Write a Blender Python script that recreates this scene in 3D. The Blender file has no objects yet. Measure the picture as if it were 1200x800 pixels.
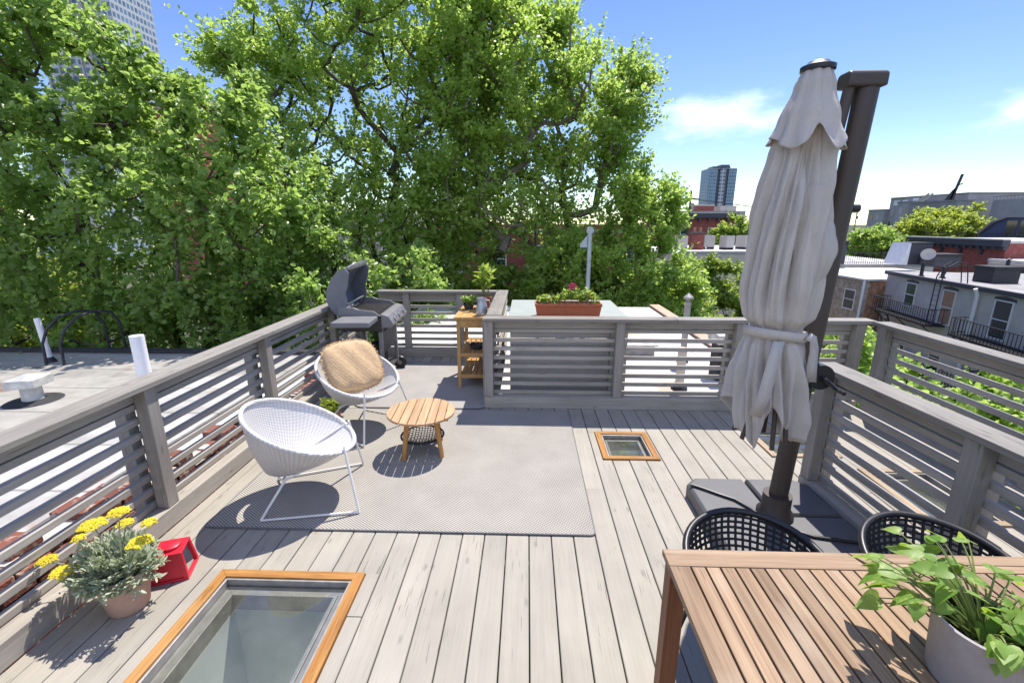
import bpy, bmesh, math, random
import numpy as np
from mathutils import Vector, Matrix, Quaternion
R = math.radians
scene = bpy.context.scene
COL = scene.collection
rng = random.Random(7)

# ------------------------------------------------------------------ mesh builder
class MB:
    def __init__(self): self.v = []; self.f = []
    def add(self, vs, fs):
        n = len(self.v); self.v += [tuple(p) for p in vs]; self.f += [tuple(i + n for i in f) for f in fs]; return self
    def box(self, x0, x1, y0, y1, z0, z1):
        if x0 > x1: x0, x1 = x1, x0
        if y0 > y1: y0, y1 = y1, y0
        if z0 > z1: z0, z1 = z1, z0
        vs = [(x0,y0,z0),(x1,y0,z0),(x1,y1,z0),(x0,y1,z0),(x0,y0,z1),(x1,y0,z1),(x1,y1,z1),(x0,y1,z1)]
        return self.add(vs, [(0,3,2,1),(4,5,6,7),(0,1,5,4),(1,2,6,5),(2,3,7,6),(3,0,4,7)])
    def obox(self, M, sx, sy, sz):
        vs = [M @ Vector((x*sx/2, y*sy/2, z*sz/2)) for z in (-1,1) for (x,y) in ((-1,-1),(1,-1),(1,1),(-1,1))]
        return self.add(vs, [(0,3,2,1),(4,5,6,7),(0,1,5,4),(1,2,6,5),(2,3,7,6),(3,0,4,7)])
    def beam(self, a, b, w, h, up=(0,0,1)):
        a, b = Vector(a), Vector(b); d = b - a; L = d.length; x = d.normalized(); up = Vector(up)
        y = up.cross(x)
        if y.length < 1e-5: y = Vector((1,0,0)).cross(x)
        y.normalize(); z = x.cross(y)
        M = Matrix((( x.x,y.x,z.x,(a.x+b.x)/2),(x.y,y.y,z.y,(a.y+b.y)/2),(x.z,y.z,z.z,(a.z+b.z)/2),(0,0,0,1)))
        return self.obox(M, L, w, h)
    def tube(self, pts, r, n=8, cap=True, flat=1.0):
        pts = [Vector(p) for p in pts]; m = len(pts)
        rs = r if isinstance(r, (list, tuple)) else [r]*m
        vs = []; prev = None
        for i, p in enumerate(pts):
            t = (pts[min(i+1,m-1)] - pts[max(i-1,0)]).normalized()
            if prev is None:
                u = t.orthogonal().normalized() if abs(t.z) < .95 else (Vector((1,0,0)) - t*t.x).normalized()
            else:
                u = (prev - t*prev.dot(t)); u = u.normalized() if u.length > 1e-6 else t.orthogonal().normalized()
            prev = u; w = t.cross(u)
            for k in range(n):
                a = 2*math.pi*k/n
                vs.append(p + u*(rs[i]*math.cos(a)) + w*(rs[i]*flat*math.sin(a)))
        fs = [(i*n+k, i*n+(k+1)%n, (i+1)*n+(k+1)%n, (i+1)*n+k) for i in range(m-1) for k in range(n)]
        if cap: fs += [tuple(range(n-1,-1,-1)), tuple((m-1)*n+k for k in range(n))]
        return self.add(vs, fs)
    def lathe(self, prof, n=32, c=(0,0,0), M=None, close=False):
        vs = []; c = Vector(c)
        for (r, z) in prof:
            for k in range(n):
                a = 2*math.pi*k/n; p = Vector((r*math.cos(a), r*math.sin(a), z))
                vs.append((M @ p if M else p) + c)
        m = len(prof)
        fs = [(i*n+k, i*n+(k+1)%n, (i+1)*n+(k+1)%n, (i+1)*n+k) for i in range(m-1) for k in range(n)]
        if prof[0][0] > 1e-6 and close: fs.append(tuple(range(n-1,-1,-1)))
        if prof[-1][0] > 1e-6 and close: fs.append(tuple((m-1)*n+k for k in range(n)))
        return self.add(vs, fs)
    def prism(self, poly, z0, z1):
        n = len(poly)
        vs = [(x,y,z0) for x,y in poly] + [(x,y,z1) for x,y in poly]
        return self.add(vs, [tuple(range(n-1,-1,-1)), tuple(range(n,2*n))] + [(i,(i+1)%n,n+(i+1)%n,n+i) for i in range(n)])
    def xprism(self, poly, x0, x1):                        # poly in (y, z)
        n = len(poly)
        vs = [(x0,y,z) for y,z in poly] + [(x1,y,z) for y,z in poly]
        return self.add(vs, [tuple(range(n-1,-1,-1)), tuple(range(n,2*n))] + [(i,(i+1)%n,n+(i+1)%n,n+i) for i in range(n)])
    def yprism(self, poly, y0, y1):                        # poly in (x, z)
        n = len(poly)
        vs = [(x,y0,z) for x,z in poly] + [(x,y1,z) for x,z in poly]
        return self.add(vs, [tuple(range(n-1,-1,-1)), tuple(range(n,2*n))] + [(i,(i+1)%n,n+(i+1)%n,n+i) for i in range(n)])

def mesh_of(name, mb, smooth=False, recalc=True):
    me = bpy.data.meshes.new(name)
    me.from_pydata([tuple(p) for p in mb.v], [], mb.f)
    if recalc:
        bm = bmesh.new(); bm.from_mesh(me); bmesh.ops.recalc_face_normals(bm, faces=bm.faces[:]); bm.to_mesh(me); bm.free()
    if smooth:
        me.shade_smooth(); me.set_sharp_from_angle(angle=R(40))
    return me
def part(name, mb, mat, parent=None, smooth=False, bevel=0, label=None, loc=None, sub=0, recalc=True):
    me = mb if isinstance(mb, bpy.types.Mesh) else mesh_of(name, mb, smooth, recalc)
    o = bpy.data.objects.new(name, me); COL.objects.link(o)
    me.materials.append(mat)
    if parent: o.parent = parent
    if loc: o.location = loc
    if bevel:
        b = o.modifiers.new('bevel', 'BEVEL'); b.width = bevel; b.segments = 2; b.limit_method = 'ANGLE'; b.angle_limit = R(40)
    if sub:
        s = o.modifiers.new('subd', 'SUBSURF'); s.levels = sub; s.render_levels = sub
    if label: o['label'] = label
    return o
def tag(o, label, cat, group=None, kind=None):
    o['label'] = label; o['category'] = cat
    if group: o['group'] = group
    if kind: o['kind'] = kind
    return o
def root(name, label, cat, loc=(0,0,0), rz=0, group=None):
    o = bpy.data.objects.new(name, None); COL.objects.link(o); o.empty_display_size = .2
    o.location = loc; o.rotation_euler = (0,0,rz)
    return tag(o, label, cat, group)
def kids(o): return [c for c in bpy.data.objects if c.parent == o]
def copy_tree(o, parent=None):
    c = o.copy(); COL.objects.link(c)
    if parent: c.parent = parent
    for ch in kids(o): copy_tree(ch, c)
    return c
def structure(o): o['kind'] = 'structure'; return o

# ------------------------------------------------------------------ materials
class NT:
    def __init__(self, name):
        self.m = bpy.data.materials.new(name); self.m.use_nodes = True
        self.t = self.m.node_tree; self.t.nodes.clear()
        self.out = self.t.nodes.new('ShaderNodeOutputMaterial')
    def n(self, typ, **kw):
        nd = self.t.nodes.new('ShaderNode' + typ)
        for k, v in kw.items():
            if k.startswith('i_'): 
                key = k[2:]; key = int(key) if key.isdigit() else key
                nd.inputs[key].default_value = v
            else: setattr(nd, k, v)
        return nd
    def l(self, a, b): self.t.links.new(a, b)
    def math(self, op, a, b=None, c=None):
        nd = self.n('Math', operation=op)
        for i, q in enumerate((a, b, c)):
            if q is None: continue
            if isinstance(q, (int, float)): nd.inputs[i].default_value = q
            else: self.l(q, nd.inputs[i])
        return nd.outputs[0]
    def noise(self, vec, scale, detail=3, rough=.55):
        nd = self.n('TexNoise'); nd.inputs['Scale'].default_value = scale; nd.inputs['Detail'].default_value = detail; nd.inputs['Roughness'].default_value = rough
        if vec is not None: self.l(vec, nd.inputs['Vector'])
        return nd.outputs['Fac']
    def vec(self, scale=(1,1,1), rot=(0,0,0), loc=(0,0,0), kind='Object', geo=False):
        src = self.n('NewGeometry').outputs['Position'] if geo else self.n('TexCoord').outputs[kind]
        mp = self.n('Mapping'); mp.inputs['Scale'].default_value = scale; mp.inputs['Rotation'].default_value = rot; mp.inputs['Location'].default_value = loc
        self.l(src, mp.inputs['Vector']); return mp.outputs['Vector']
    def ramp(self, fac, stops, interp='LINEAR'):
        nd = self.n('ValToRGB'); cr = nd.color_ramp; cr.interpolation = interp
        while len(cr.elements) > len(stops): cr.elements.remove(cr.elements[-1])
        while len(cr.elements) < len(stops): cr.elements.new(.5)
        for e, (p, c) in zip(cr.elements, stops):
            e.position = p; e.color = (c, c, c, 1) if isinstance(c, (int, float)) else (*c, 1)
        self.l(fac, nd.inputs[0]); return nd.outputs['Color']
    def mix(self, fac, a, b, mode='MIX'):
        nd = self.n('Mix', data_type='RGBA', blend_type=mode)
        for sock, q in ((nd.inputs[0], fac), (nd.inputs[6], a), (nd.inputs[7], b)):
            if isinstance(q, (int, float)): sock.default_value = q
            elif isinstance(q, tuple): sock.default_value = (*q, 1) if len(q) == 3 else q
            else: self.l(q, sock)
        return nd.outputs[2]
    def bsdf(self, col, rough=.6, metal=0, spec=.5, bump=None, bstr=.3, bdist=.01):
        b = self.n('BsdfPrincipled'); b.inputs['Roughness'].default_value = rough; b.inputs['Metallic'].default_value = metal
        b.inputs['Specular IOR Level'].default_value = spec
        if isinstance(col, tuple): b.inputs['Base Color'].default_value = (*col, 1)
        else: self.l(col, b.inputs['Base Color'])
        if bump is not None:
            bp = self.n('Bump'); bp.inputs['Strength'].default_value = bstr; bp.inputs['Distance'].default_value = bdist
            self.l(bump, bp.inputs['Height']); self.l(bp.outputs[0], b.inputs['Normal'])
        return b
    def done(self, sh):
        self.l(sh.outputs[0] if hasattr(sh, 'outputs') else sh, self.out.inputs['Surface']); return self.m

def simple(name, col, rough=.5, metal=0, var=.12, scale=8, spec=.5, bump=.0, bscale=60):
    t = NT(name); v = t.vec()
    n = t.noise(v, scale, 4)
    c = t.mix(1, col, t.ramp(n, [(.3, 1-var), (.7, 1+var)]), 'MULTIPLY')
    return t.done(t.bsdf(c, rough, metal, spec, t.noise(v, bscale, 3) if bump else None, bump))

def wood(name, base, dark, axis, grain=1.0, rough=.6, isl=.16, checks=.35, coarse=22., tint=None, bump=.25, knots=True):
    """timber with grain running along axis 0/1/2, each board of its own shade, drying cracks along the grain"""
    t = NT(name)
    s = [coarse]*3; s[axis] = 1.3
    rp = t.n('NewGeometry').outputs['Random Per Island']
    off = t.n('CombineXYZ'); t.l(t.math('MULTIPLY', rp, 37.), off.inputs[0]); t.l(t.math('MULTIPLY', rp, 91.), off.inputs[1]); t.l(t.math('MULTIPLY', rp, 53.), off.inputs[2])
    def vv(sc):
        mp = t.n('VectorMath', operation='MULTIPLY'); mp.inputs[1].default_value = sc
        ad = t.n('VectorMath', operation='ADD'); t.l(t.n('TexCoord').outputs['Object'], ad.inputs[0]); t.l(off.outputs[0], ad.inputs[1])
        t.l(ad.outputs[0], mp.inputs[0]); return mp.outputs[0]
    g1 = t.noise(vv(tuple(s)), 1.0, 5, .62)
    s2 = [coarse*5]*3; s2[axis] = 3.5
    g2 = t.noise(vv(tuple(s2)), 1.0, 3, .6)
    big = t.noise(vv((1.6,1.6,1.6)), 1.0, 3)
    col = t.mix(t.ramp(g1, [(.32, 0.), (.7, 1.)]), dark, base)
    col = t.mix(grain*.55, col, t.mix(1, col, t.ramp(g2, [(.3, .6), (.6, 1.1)]), 'MULTIPLY'))
    col = t.mix(1, col, t.ramp(big, [(.3, .86), (.7, 1.1)]), 'MULTIPLY')
    if isl: col = t.mix(1, col, t.ramp(rp, [(0, 1-isl), (1, 1+isl)]), 'MULTIPLY')
    if tint: col = t.mix(t.ramp(t.noise(vv((2.3,2.3,2.3)), 1.0, 3), [(.5, 0.), (.75, .6)]), col, tint)
    h = g1
    if checks:
        s3 = [120.]*3; s3[axis] = 5.
        ck = t.noise(vv(tuple(s3)), 1.0, 2, .5)
        where = t.noise(vv((3.,3.,3.)), 1.0, 2)
        m = t.math('MULTIPLY', t.math('GREATER_THAN', ck, .655), t.ramp(where, [(.46, 0.), (.62, 1.)]))
        col = t.mix(t.math('MULTIPLY', m, checks), col, tuple(q*.25 for q in dark))
        h = t.math('SUBTRACT', g1, t.math('MULTIPLY', m, .6))
        if knots:
            sv = [8.]*3; sv[axis] = 3.
            vo = t.n('TexVoronoi', feature='F1'); vo.inputs['Scale'].default_value = 1.0; t.l(vv(tuple(sv)), vo.inputs['Vector'])
            kd = t.ramp(vo.outputs['Distance'], [(.05, 1.), (.12, 0.)])
            col = t.mix(t.math('MULTIPLY', kd, .5), col, tuple(q*.45 for q in dark))
    return t.done(t.bsdf(col, rough, 0, .2, h, bump, .006))

def leaf_mat(name, c1, c2, trans, tw=.45, rough=.45):
    t = NT(name)
    rp = t.n('NewGeometry').outputs['Random Per Island']
    big = t.noise(t.vec(), .45, 2)
    c = t.mix(rp, c1, c2)
    c = t.mix(1, c, t.ramp(big, [(.35, .72), (.65, 1.25)]), 'MULTIPLY')
    if name.startswith('pothos'):
        c = t.mix(t.ramp(t.noise(t.vec(), 55., 4), [(.52, 0.), (.66, .75)]), c, (.42,.50,.14))
    d = t.bsdf(c, rough, 0, .5)
    tr = t.n('BsdfTranslucent'); tr.inputs['Color'].default_value = (*trans, 1)
    ms = t.n('MixShader'); ms.inputs[0].default_value = tw
    t.l(d.outputs[0], ms.inputs[1]); t.l(tr.outputs[0], ms.inputs[2])
    return t.done(ms)

def brick(name, c1, c2, mortar, sc=1.0, axis='xz', rough=.85, bump=.6, msize=.02, dirt=.3):
    """real brick courses in world metres: axis gives the two coordinates of the wall face"""
    t = NT(name)
    sp = t.n('SeparateXYZ'); t.l(t.n('TexCoord').outputs['Object'], sp.inputs[0])
    cb = t.n('CombineXYZ')
    if axis == 'h': t.l(t.math('ADD', sp.outputs[0], sp.outputs[1]), cb.inputs[0])
    else: t.l(sp.outputs['xyz'.index(axis[0])], cb.inputs[0])
    t.l(sp.outputs[2 if axis == 'h' else 'xyz'.index(axis[1])], cb.inputs[1])
    b = t.n('TexBrick'); b.offset = .5
    b.inputs['Color1'].default_value = (*c1,1); b.inputs['Color2'].default_value = (*c2,1); b.inputs['Mortar'].default_value = (*mortar,1)
    b.inputs['Scale'].default_value = sc; b.inputs['Brick Width'].default_value = .21; b.inputs['Row Height'].default_value = .072
    b.inputs['Mortar Size'].default_value = msize*.5; b.inputs['Mortar Smooth'].default_value = .1; b.inputs['Bias'].default_value = -.1
    t.l(cb.outputs[0], b.inputs['Vector'])
    n = t.noise(t.vec(), 3., 5)
    c = t.mix(1, b.outputs['Color'], t.ramp(n, [(.3, 1-dirt), (.7, 1+dirt*.6)]), 'MULTIPLY')
    return t.done(t.bsdf(c, rough, 0, .2, t.math('SUBTRACT', t.noise(t.vec(), 40., 3), b.outputs['Fac']), bump, .01))

def glass_mat(name, tint=(.9,.95,.95), rough=.02, ior=1.5, mx=None, dirt=0.):
    t = NT(name)
    tr = t.n('BsdfTransparent'); tr.inputs['Color'].default_value = (*tint,1)
    gl = t.n('BsdfGlossy'); gl.inputs['Roughness'].default_value = rough
    fr = t.n('Fresnel'); fr.inputs['IOR'].default_value = ior
    ms = t.n('MixShader')
    t.l(fr.outputs[0], ms.inputs[0]) if mx is None else None
    if mx is not None: ms.inputs[0].default_value = mx
    t.l(tr.outputs[0], ms.inputs[1]); t.l(gl.outputs[0], ms.inputs[2])
    if dirt:
        df = t.n('BsdfDiffuse'); df.inputs['Color'].default_value = (.6,.62,.6,1)
        m2 = t.n('MixShader'); v = t.vec()
        f = t.math('ADD', t.math('MULTIPLY', t.ramp(t.noise(v, 5., 5), [(.35, 0.), (.75, 1.)]), dirt), dirt*.5)
        f = t.math('ADD', f, t.math('MULTIPLY', t.math('GREATER_THAN', t.noise(t.vec((30,90,30)), 1., 2), .73), dirt*2))
        t.l(f, m2.inputs[0]); t.l(ms.outputs[0], m2.inputs[1]); t.l(df.outputs[0], m2.inputs[2]); ms = m2
    return t.done(ms)

def window_glass(name, col=(.03,.04,.05)):
    t = NT(name); return t.done(t.bsdf(col, .05, 0, .8))

M = {}
M['deck'] = wood('deck paint', (.345,.320,.272), (.308,.285,.243), 1, grain=.3, isl=.06, checks=.5, coarse=26, tint=(.362,.322,.275), bump=.2)
M['fence_x'] = wood('fence stain along', (.44,.402,.35), (.34,.312,.272), 0, grain=.5, isl=.14, checks=.6, bump=.35)
M['fence_z'] = wood('fence stain upright', (.385,.353,.31), (.29,.268,.237), 2, grain=.5, isl=.14, checks=.6, bump=.35)
M['cap_x'] = wood('fence cap stain', (.30,.278,.243), (.225,.209,.186), 0, grain=.6, isl=.12, checks=.8, bump=.4)
M['cedar_x'] = wood('oiled cedar along x', (.50,.26,.08), (.31,.135,.04), 0, grain=1., isl=.16, checks=.6, coarse=34, rough=.5, tint=(.42,.27,.13))
M['cedar_y'] = wood('oiled cedar along y', (.50,.26,.08), (.31,.135,.04), 1, grain=1., isl=.16, checks=.6, coarse=34, rough=.5, tint=(.42,.27,.13))
M['greyed_x'] = wood('weathered frame along x', (.46,.36,.25), (.32,.24,.16), 0, grain=.8, isl=.1, checks=.5, coarse=40)
M['greyed_y'] = wood('weathered frame along y', (.46,.36,.25), (.32,.24,.16), 1, grain=.8, isl=.1, checks=.5, coarse=40)
M['teak_y'] = wood('acacia slats', (.36,.25,.158), (.21,.13,.078), 1, grain=1., isl=.26, checks=.6, coarse=48, rough=.55, tint=(.42,.34,.26), knots=True)
M['teak_x'] = wood('acacia rail', (.385,.275,.18), (.25,.16,.098), 0, grain=.9, isl=.12, checks=.4, coarse=34, rough=.55, tint=(.49,.39,.31))
M['teak_z'] = wood('acacia leg', (.30,.125,.06), (.18,.07,.035), 2, grain=.8, isl=.1, checks=.2, rough=.5)
M['pine_y'] = wood('cart timber lengthways', (.58,.36,.155), (.42,.23,.08), 1, grain=.6, isl=.1, checks=.1, rough=.5, knots=False)
M['pine_z'] = wood('cart timber upright', (.58,.36,.155), (.42,.23,.08), 2, grain=.6, isl=.1, checks=.1, rough=.5, knots=False)
M['stool_top'] = wood('table slats', (.53,.36,.215), (.39,.24,.13), 1, grain=.6, isl=.10, checks=.15, coarse=50, rough=.5, knots=False)
M['stool_leg'] = wood('table leg timber', (.58,.31,.11), (.40,.19,.06), 2, grain=.5, isl=.08, checks=.1, rough=.5, knots=False)
M['white_weave'] = None
def weave_white():
    t = NT('white woven plastic')
    sp = t.n('SeparateXYZ'); t.l(t.n('TexCoord').outputs['Object'], sp.inputs[0])
    ang = t.math('ARCTAN2', sp.outputs[1], t.math('ADD', sp.outputs[0], .12))
    r = t.math('POWER', t.math('ADD', t.math('POWER', t.math('ADD', sp.outputs[0], .12), 2.), t.math('POWER', sp.outputs[1], 2.)), .5)
    w1 = t.math('SINE', t.math('MULTIPLY', ang, 84.)); w2 = t.math('SINE', t.math('MULTIPLY', t.math('ADD', r, sp.outputs[2]), 420.))
    h = t.math('MULTIPLY', w1, w2)
    h = t.math('ADD', t.math('MULTIPLY', w1, .8), t.math('MULTIPLY', w2, .5))
    c = t.ramp(t.math('ADD', t.math('MULTIPLY', h, .3), .5), [(.08, (.44,.43,.43)), (.5, (.64,.625,.61))])
    return t.done(t.bsdf(c, .45, 0, .4, h, .5, .004))
M['white_weave'] = weave_white()
M['white_steel'] = simple('white coated steel', (.72,.71,.69), .35, var=.05)
M['black_steel'] = simple('black coated steel', (.018,.018,.02), .4, var=.2)
M['black_rope'] = simple('black rope cord', (.022,.022,.025), .7, var=.3, scale=60)
M['iron'] = simple('old painted iron', (.025,.025,.032), .6, var=.3)
M['grill_body'] = simple('grill grey enamel', (.20,.195,.20), .35, var=.1)
M['grill_dark'] = simple('grill dark metal', (.045,.042,.042), .5, var=.2)
M['grill_lid'] = simple('grill lid enamel', (.15,.155,.175), .3, var=.08)
M['steel'] = simple('brushed steel', (.55,.55,.56), .3, metal=.9, var=.1)
M['grate'] = simple('cast iron grate', (.09,.08,.075), .6, metal=.3, var=.2)
M['galv'] = simple('galvanised metal', (.42,.46,.5), .4, metal=.6, var=.15, scale=25)
M['terracotta'] = simple('terracotta clay', (.50,.245,.155), .85, var=.12, scale=9, bump=.1)
M['terracotta_red'] = simple('orange clay', (.42,.11,.045), .7, var=.1, scale=9)
M['pinkclay'] = simple('pale clay', (.50,.32,.24), .85, var=.10, scale=12, bump=.15)
M['soil'] = simple('potting soil', (.035,.025,.018), .95, var=.4, scale=60, bump=.6)
M['red'] = simple('red paint', (.55,.015,.035), .4, var=.08)
M['concrete_pot'] = simple('grey stoneware', (.36,.34,.345), .8, var=.07, scale=30, bump=.12, bscale=200)
M['pot_inner'] = simple('dark pot lining', (.05,.055,.07), .7)
M['base_plastic'] = simple('dark grey base plastic', (.105,.105,.108), .5, var=.08, scale=5, bump=.08, bscale=250)
M['mast'] = simple('bronze painted aluminium', (.058,.043,.035), .5, metal=.0, var=.08, scale=3)
M['white_pipe'] = simple('white pvc', (.76,.76,.78), .4, var=.06, scale=6)
M['white_metal'] = simple('weathered white metal', (.55,.55,.53), .5, metal=.2, var=.25, scale=7)
M['glass'] = glass_mat('skylight glass', (.93,.97,.95), .015, 2.1, dirt=.06)
M['clear'] = glass_mat('lantern glass', (.95,.97,.97), .02, 1.45)
M['winglass'] = window_glass('window glass')
M['flash'] = simple('skylight flashing', (.33,.31,.295), .45, metal=.3, var=.2, scale=14)
M['shaft'] = simple('painted shaft wall', (.72,.75,.68), .8, var=.05, scale=4)
M['shaft_floor'] = simple('blue carpet below', (.10,.13,.22), .9, var=.1)
M['dark_green_metal'] = simple('grey green hatch paint', (.29,.325,.30), .6, var=.07, scale=5)
M['bulk_paint'] = simple('grey painted boards', (.44,.425,.40), .6, var=.1, scale=6)

def fabric(name, col, sc=900, var=.06, tr=.0):
    t = NT(name); v = t.vec()
    h = t.math('MULTIPLY', t.math('SINE', t.math('MULTIPLY', t.n('SeparateXYZ').outputs[0], 1.)), 1.)
    n = t.noise(v, 250., 2); n2 = t.noise(v, 4., 4)
    c = t.mix(1, col, t.ramp(n2, [(.3, 1-var*1.6), (.7, 1+var)]), 'MULTIPLY')
    c = t.mix(.5, c, t.mix(1, c, t.ramp(n, [(.35, .88), (.65, 1.08)]), 'MULTIPLY'))
    d = t.bsdf(c, .85, 0, .2, t.noise(t.vec((34,34,7)), 1., 5, .65), .45, .02)
    if not tr: return t.done(d)
    x = t.n('BsdfTranslucent'); x.inputs['Color'].default_value = (*[q*.8 for q in col],1)
    ms = t.n('MixShader'); ms.inputs[0].default_value = tr; t.l(d.outputs[0], ms.inputs[1]); t.l(x.outputs[0], ms.inputs[2])
    return t.done(ms)
M['canvas'] = fabric('parasol canvas', (.555,.505,.462), tr=.08)
def burlap():
    t = NT('jute cloth')
    sp = t.n('SeparateXYZ'); t.l(t.n('TexCoord').outputs['Object'], sp.inputs[0])
    w = t.math('SINE', t.math('ADD', t.math('MULTIPLY', sp.outputs[2], 520.), t.math('MULTIPLY', t.noise(t.vec(), 20., 3), 8.)))
    n = t.noise(t.vec((30,30,160)), 1., 4)
    c = t.mix(t.ramp(n, [(.3, 0.), (.7, 1.)]), (.46,.31,.17), (.66,.48,.30))
    c = t.mix(1, c, t.ramp(t.math('ADD', t.math('MULTIPLY', w, .5), .5), [(0., .84), (.7, 1.06)]), 'MULTIPLY')
    return t.done(t.bsdf(c, .95, 0, .1, t.math('ADD', w, n), .5, .004))
M['burlap'] = burlap()
def rugm(name, a, b, k, amp):
    t = NT(name)
    sp = t.n('SeparateXYZ'); t.l(t.n('TexCoord').outputs['Object'], sp.inputs[0])
    x, y = sp.outputs[0], sp.outputs[1]
    s = t.math('SINE', t.math('MULTIPLY', t.math('ADD', t.math('MULTIPLY', x, .8), t.math('MULTIPLY', y, 1.15)), k))
    s2 = t.math('SINE', t.math('MULTIPLY', t.math('SUBTRACT', t.math('MULTIPLY', x, 1.), t.math('MULTIPLY', y, .35)), k*1.3))
    f = t.math('ADD', t.math('MULTIPLY', t.math('ADD', s, t.math('MULTIPLY', s2, .4)), amp), .5)
    n = t.noise(t.vec(), 3., 4)
    c = t.mix(t.ramp(f, [(.25, 0.), (.55, 1.)]), a, b)
    c = t.mix(1, c, t.ramp(n, [(.3, .9), (.7, 1.06)]), 'MULTIPLY')
    return t.done(t.bsdf(c, .95, 0, .1, f, .5, .004))
M['rug'] = rugm('flatweave rug', (.15,.143,.13), (.42,.392,.35), 300., .42)
M['rug_plain'] = rugm('plain outdoor mat', (.28,.265,.25), (.36,.34,.32), 420., .4)
M['rug_edge'] = simple('rug binding', (.15,.15,.155), .9)

def silver_roof(name, base, patch, rust):
    t = NT(name); v = t.vec()
    n1 = t.noise(v, .55, 6, .65); n2 = t.noise(t.vec((.25,1.6,1)), 1., 5, .6); n3 = t.noise(v, 6., 5)
    c = t.mix(t.ramp(n1, [(.38, 0.), (.62, 1.)]), patch, base)
    c = t.mix(1, c, t.ramp(n2, [(.3, .72), (.7, 1.1)]), 'MULTIPLY')
    c = t.mix(1, c, t.ramp(n3, [(.3, .86), (.7, 1.08)]), 'MULTIPLY')
    b = t.n('TexBrick'); b.inputs['Scale'].default_value = 1.; b.inputs['Brick Width'].default_value = 6.; b.inputs['Row Height'].default_value = .95
    b.inputs['Mortar Size'].default_value = .018; b.inputs['Color1'].default_value = (1,1,1,1); b.inputs['Color2'].default_value = (.93,.93,.93,1); b.inputs['Mortar'].default_value = (.55,.55,.55,1)
    t.l(t.vec(), b.inputs['Vector'])
    c = t.mix(1, c, b.outputs['Color'], 'MULTIPLY')
    c = t.mix(t.ramp(t.noise(t.vec((1,1,1), loc=(3,7,0)), .9, 5, .6), [(.60, 0.), (.68, .8)]), c, rust)
    return t.done(t.bsdf(c, .6, 0, .3, n3, .25, .02))
M['roof_left'] = silver_roof('aged silver roof coating', (.42,.40,.365), (.31,.30,.275), (.18,.11,.08))
M['roof_white'] = silver_roof('white roof coating', (.72,.71,.69), (.62,.61,.59), (.40,.29,.2))
M['roof_far'] = silver_roof('pale far roof coating', (.72,.70,.67), (.58,.56,.53), (.45,.42,.4))
M['roof_grey'] = silver_roof('grey roof felt', (.36,.34,.325), (.30,.285,.275), (.25,.2,.18))
M['membrane'] = simple('white roof membrane', (.66,.67,.70), .5, var=.1, scale=3)
M['tar'] = simple('black roof tar', (.03,.03,.033), .8, var=.3)
M['brick_parapet'] = brick('old parapet brick', (.22,.065,.045), (.15,.04,.03), (.35,.29,.25), 1.0, 'yz', msize=.022, dirt=.45)
M['brick_red'] = brick('red house brick', (.30,.085,.065), (.22,.06,.05), (.25,.14,.12), 1.0, 'h', msize=.012)
M['brick_maroon'] = brick('maroon brick', (.34,.095,.08), (.28,.08,.068), (.28,.15,.13), 1.0, 'h', msize=.012)
M['brick_tan'] = brick('tan old brick', (.46,.38,.29), (.33,.26,.2), (.46,.42,.38), 1.0, 'yz', msize=.02, dirt=.4)
M['brick_orange'] = brick('orange side brick', (.52,.22,.11), (.36,.16,.09), (.40,.33,.28), 1.0, 'xz', msize=.02, dirt=.5)
M['stucco'] = simple('grey stucco', (.52,.48,.44), .85, var=.12, scale=1.2, bump=.1, bscale=20)
M['stucco_b'] = simple('warm grey stucco', (.53,.49,.43), .85, var=.12, scale=1.2, bump=.1, bscale=20)
M['stucco_tan'] = simple('tan rear stucco', (.52,.46,.39), .85, var=.12, scale=1.0)
M['cornice_dark'] = simple('dark painted cornice', (.05,.05,.065), .6, var=.2)
M['trim_white'] = simple('white window trim', (.72,.72,.70), .5, var=.05)
M['board'] = simple('plywood boarding', (.40,.235,.15), .8, var=.15, scale=4)
M['navy'] = simple('navy cladding', (.03,.045,.12), .45, var=.15, scale=2)
M['apt'] = simple('grey apartment cladding', (.33,.32,.32), .7, var=.12, scale=.4)
M['apt2'] = simple('dark grey apartment cladding', (.24,.235,.24), .7, var=.12, scale=.4)
M['concrete_far'] = simple('pale concrete', (.45,.42,.39), .8, var=.1, scale=.5)
M['bark'] = simple('tree bark', (.085,.065,.05), .9, var=.35, scale=5, bump=.7, bscale=18)
M['bark_pale'] = simple('pale tree bark', (.17,.14,.115), .9, var=.35, scale=5, bump=.7, bscale=18)
M['leaf_a'] = leaf_mat('leaf deep green', (.135,.215,.055), (.21,.295,.085), (.48,.68,.15), .5, .38)
M['leaf_b'] = leaf_mat('leaf bright green', (.175,.262,.05), (.25,.335,.082), (.58,.78,.16), .5, .38)
M['leaf_c'] = leaf_mat('leaf yellow green', (.18,.235,.035), (.26,.31,.055), (.52,.62,.09), .52)
M['leaf_d'] = leaf_mat('leaf mid green', (.11,.18,.034), (.17,.235,.05), (.46,.60,.09), .5)
M['yarrow_leaf'] = leaf_mat('silver green leaf', (.36,.42,.27), (.56,.60,.44), (.40,.48,.26), .3, .7)
M['yarrow_flower'] = leaf_mat('yellow flower', (.80,.66,.03), (.88,.78,.07), (.8,.66,.04), .2, .8)
M['pothos'] = leaf_mat('pothos leaf', (.14,.30,.04), (.28,.42,.09), (.42,.60,.07), .42, .5)
M['stem'] = leaf_mat('green stem', (.20,.27,.07), (.25,.3,.08), (.2,.25,.05), .2)
M['pink_flower'] = leaf_mat('pink geranium petal', (.52,.06,.14), (.68,.14,.24), (.5,.06,.14), .25, .7)

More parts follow.
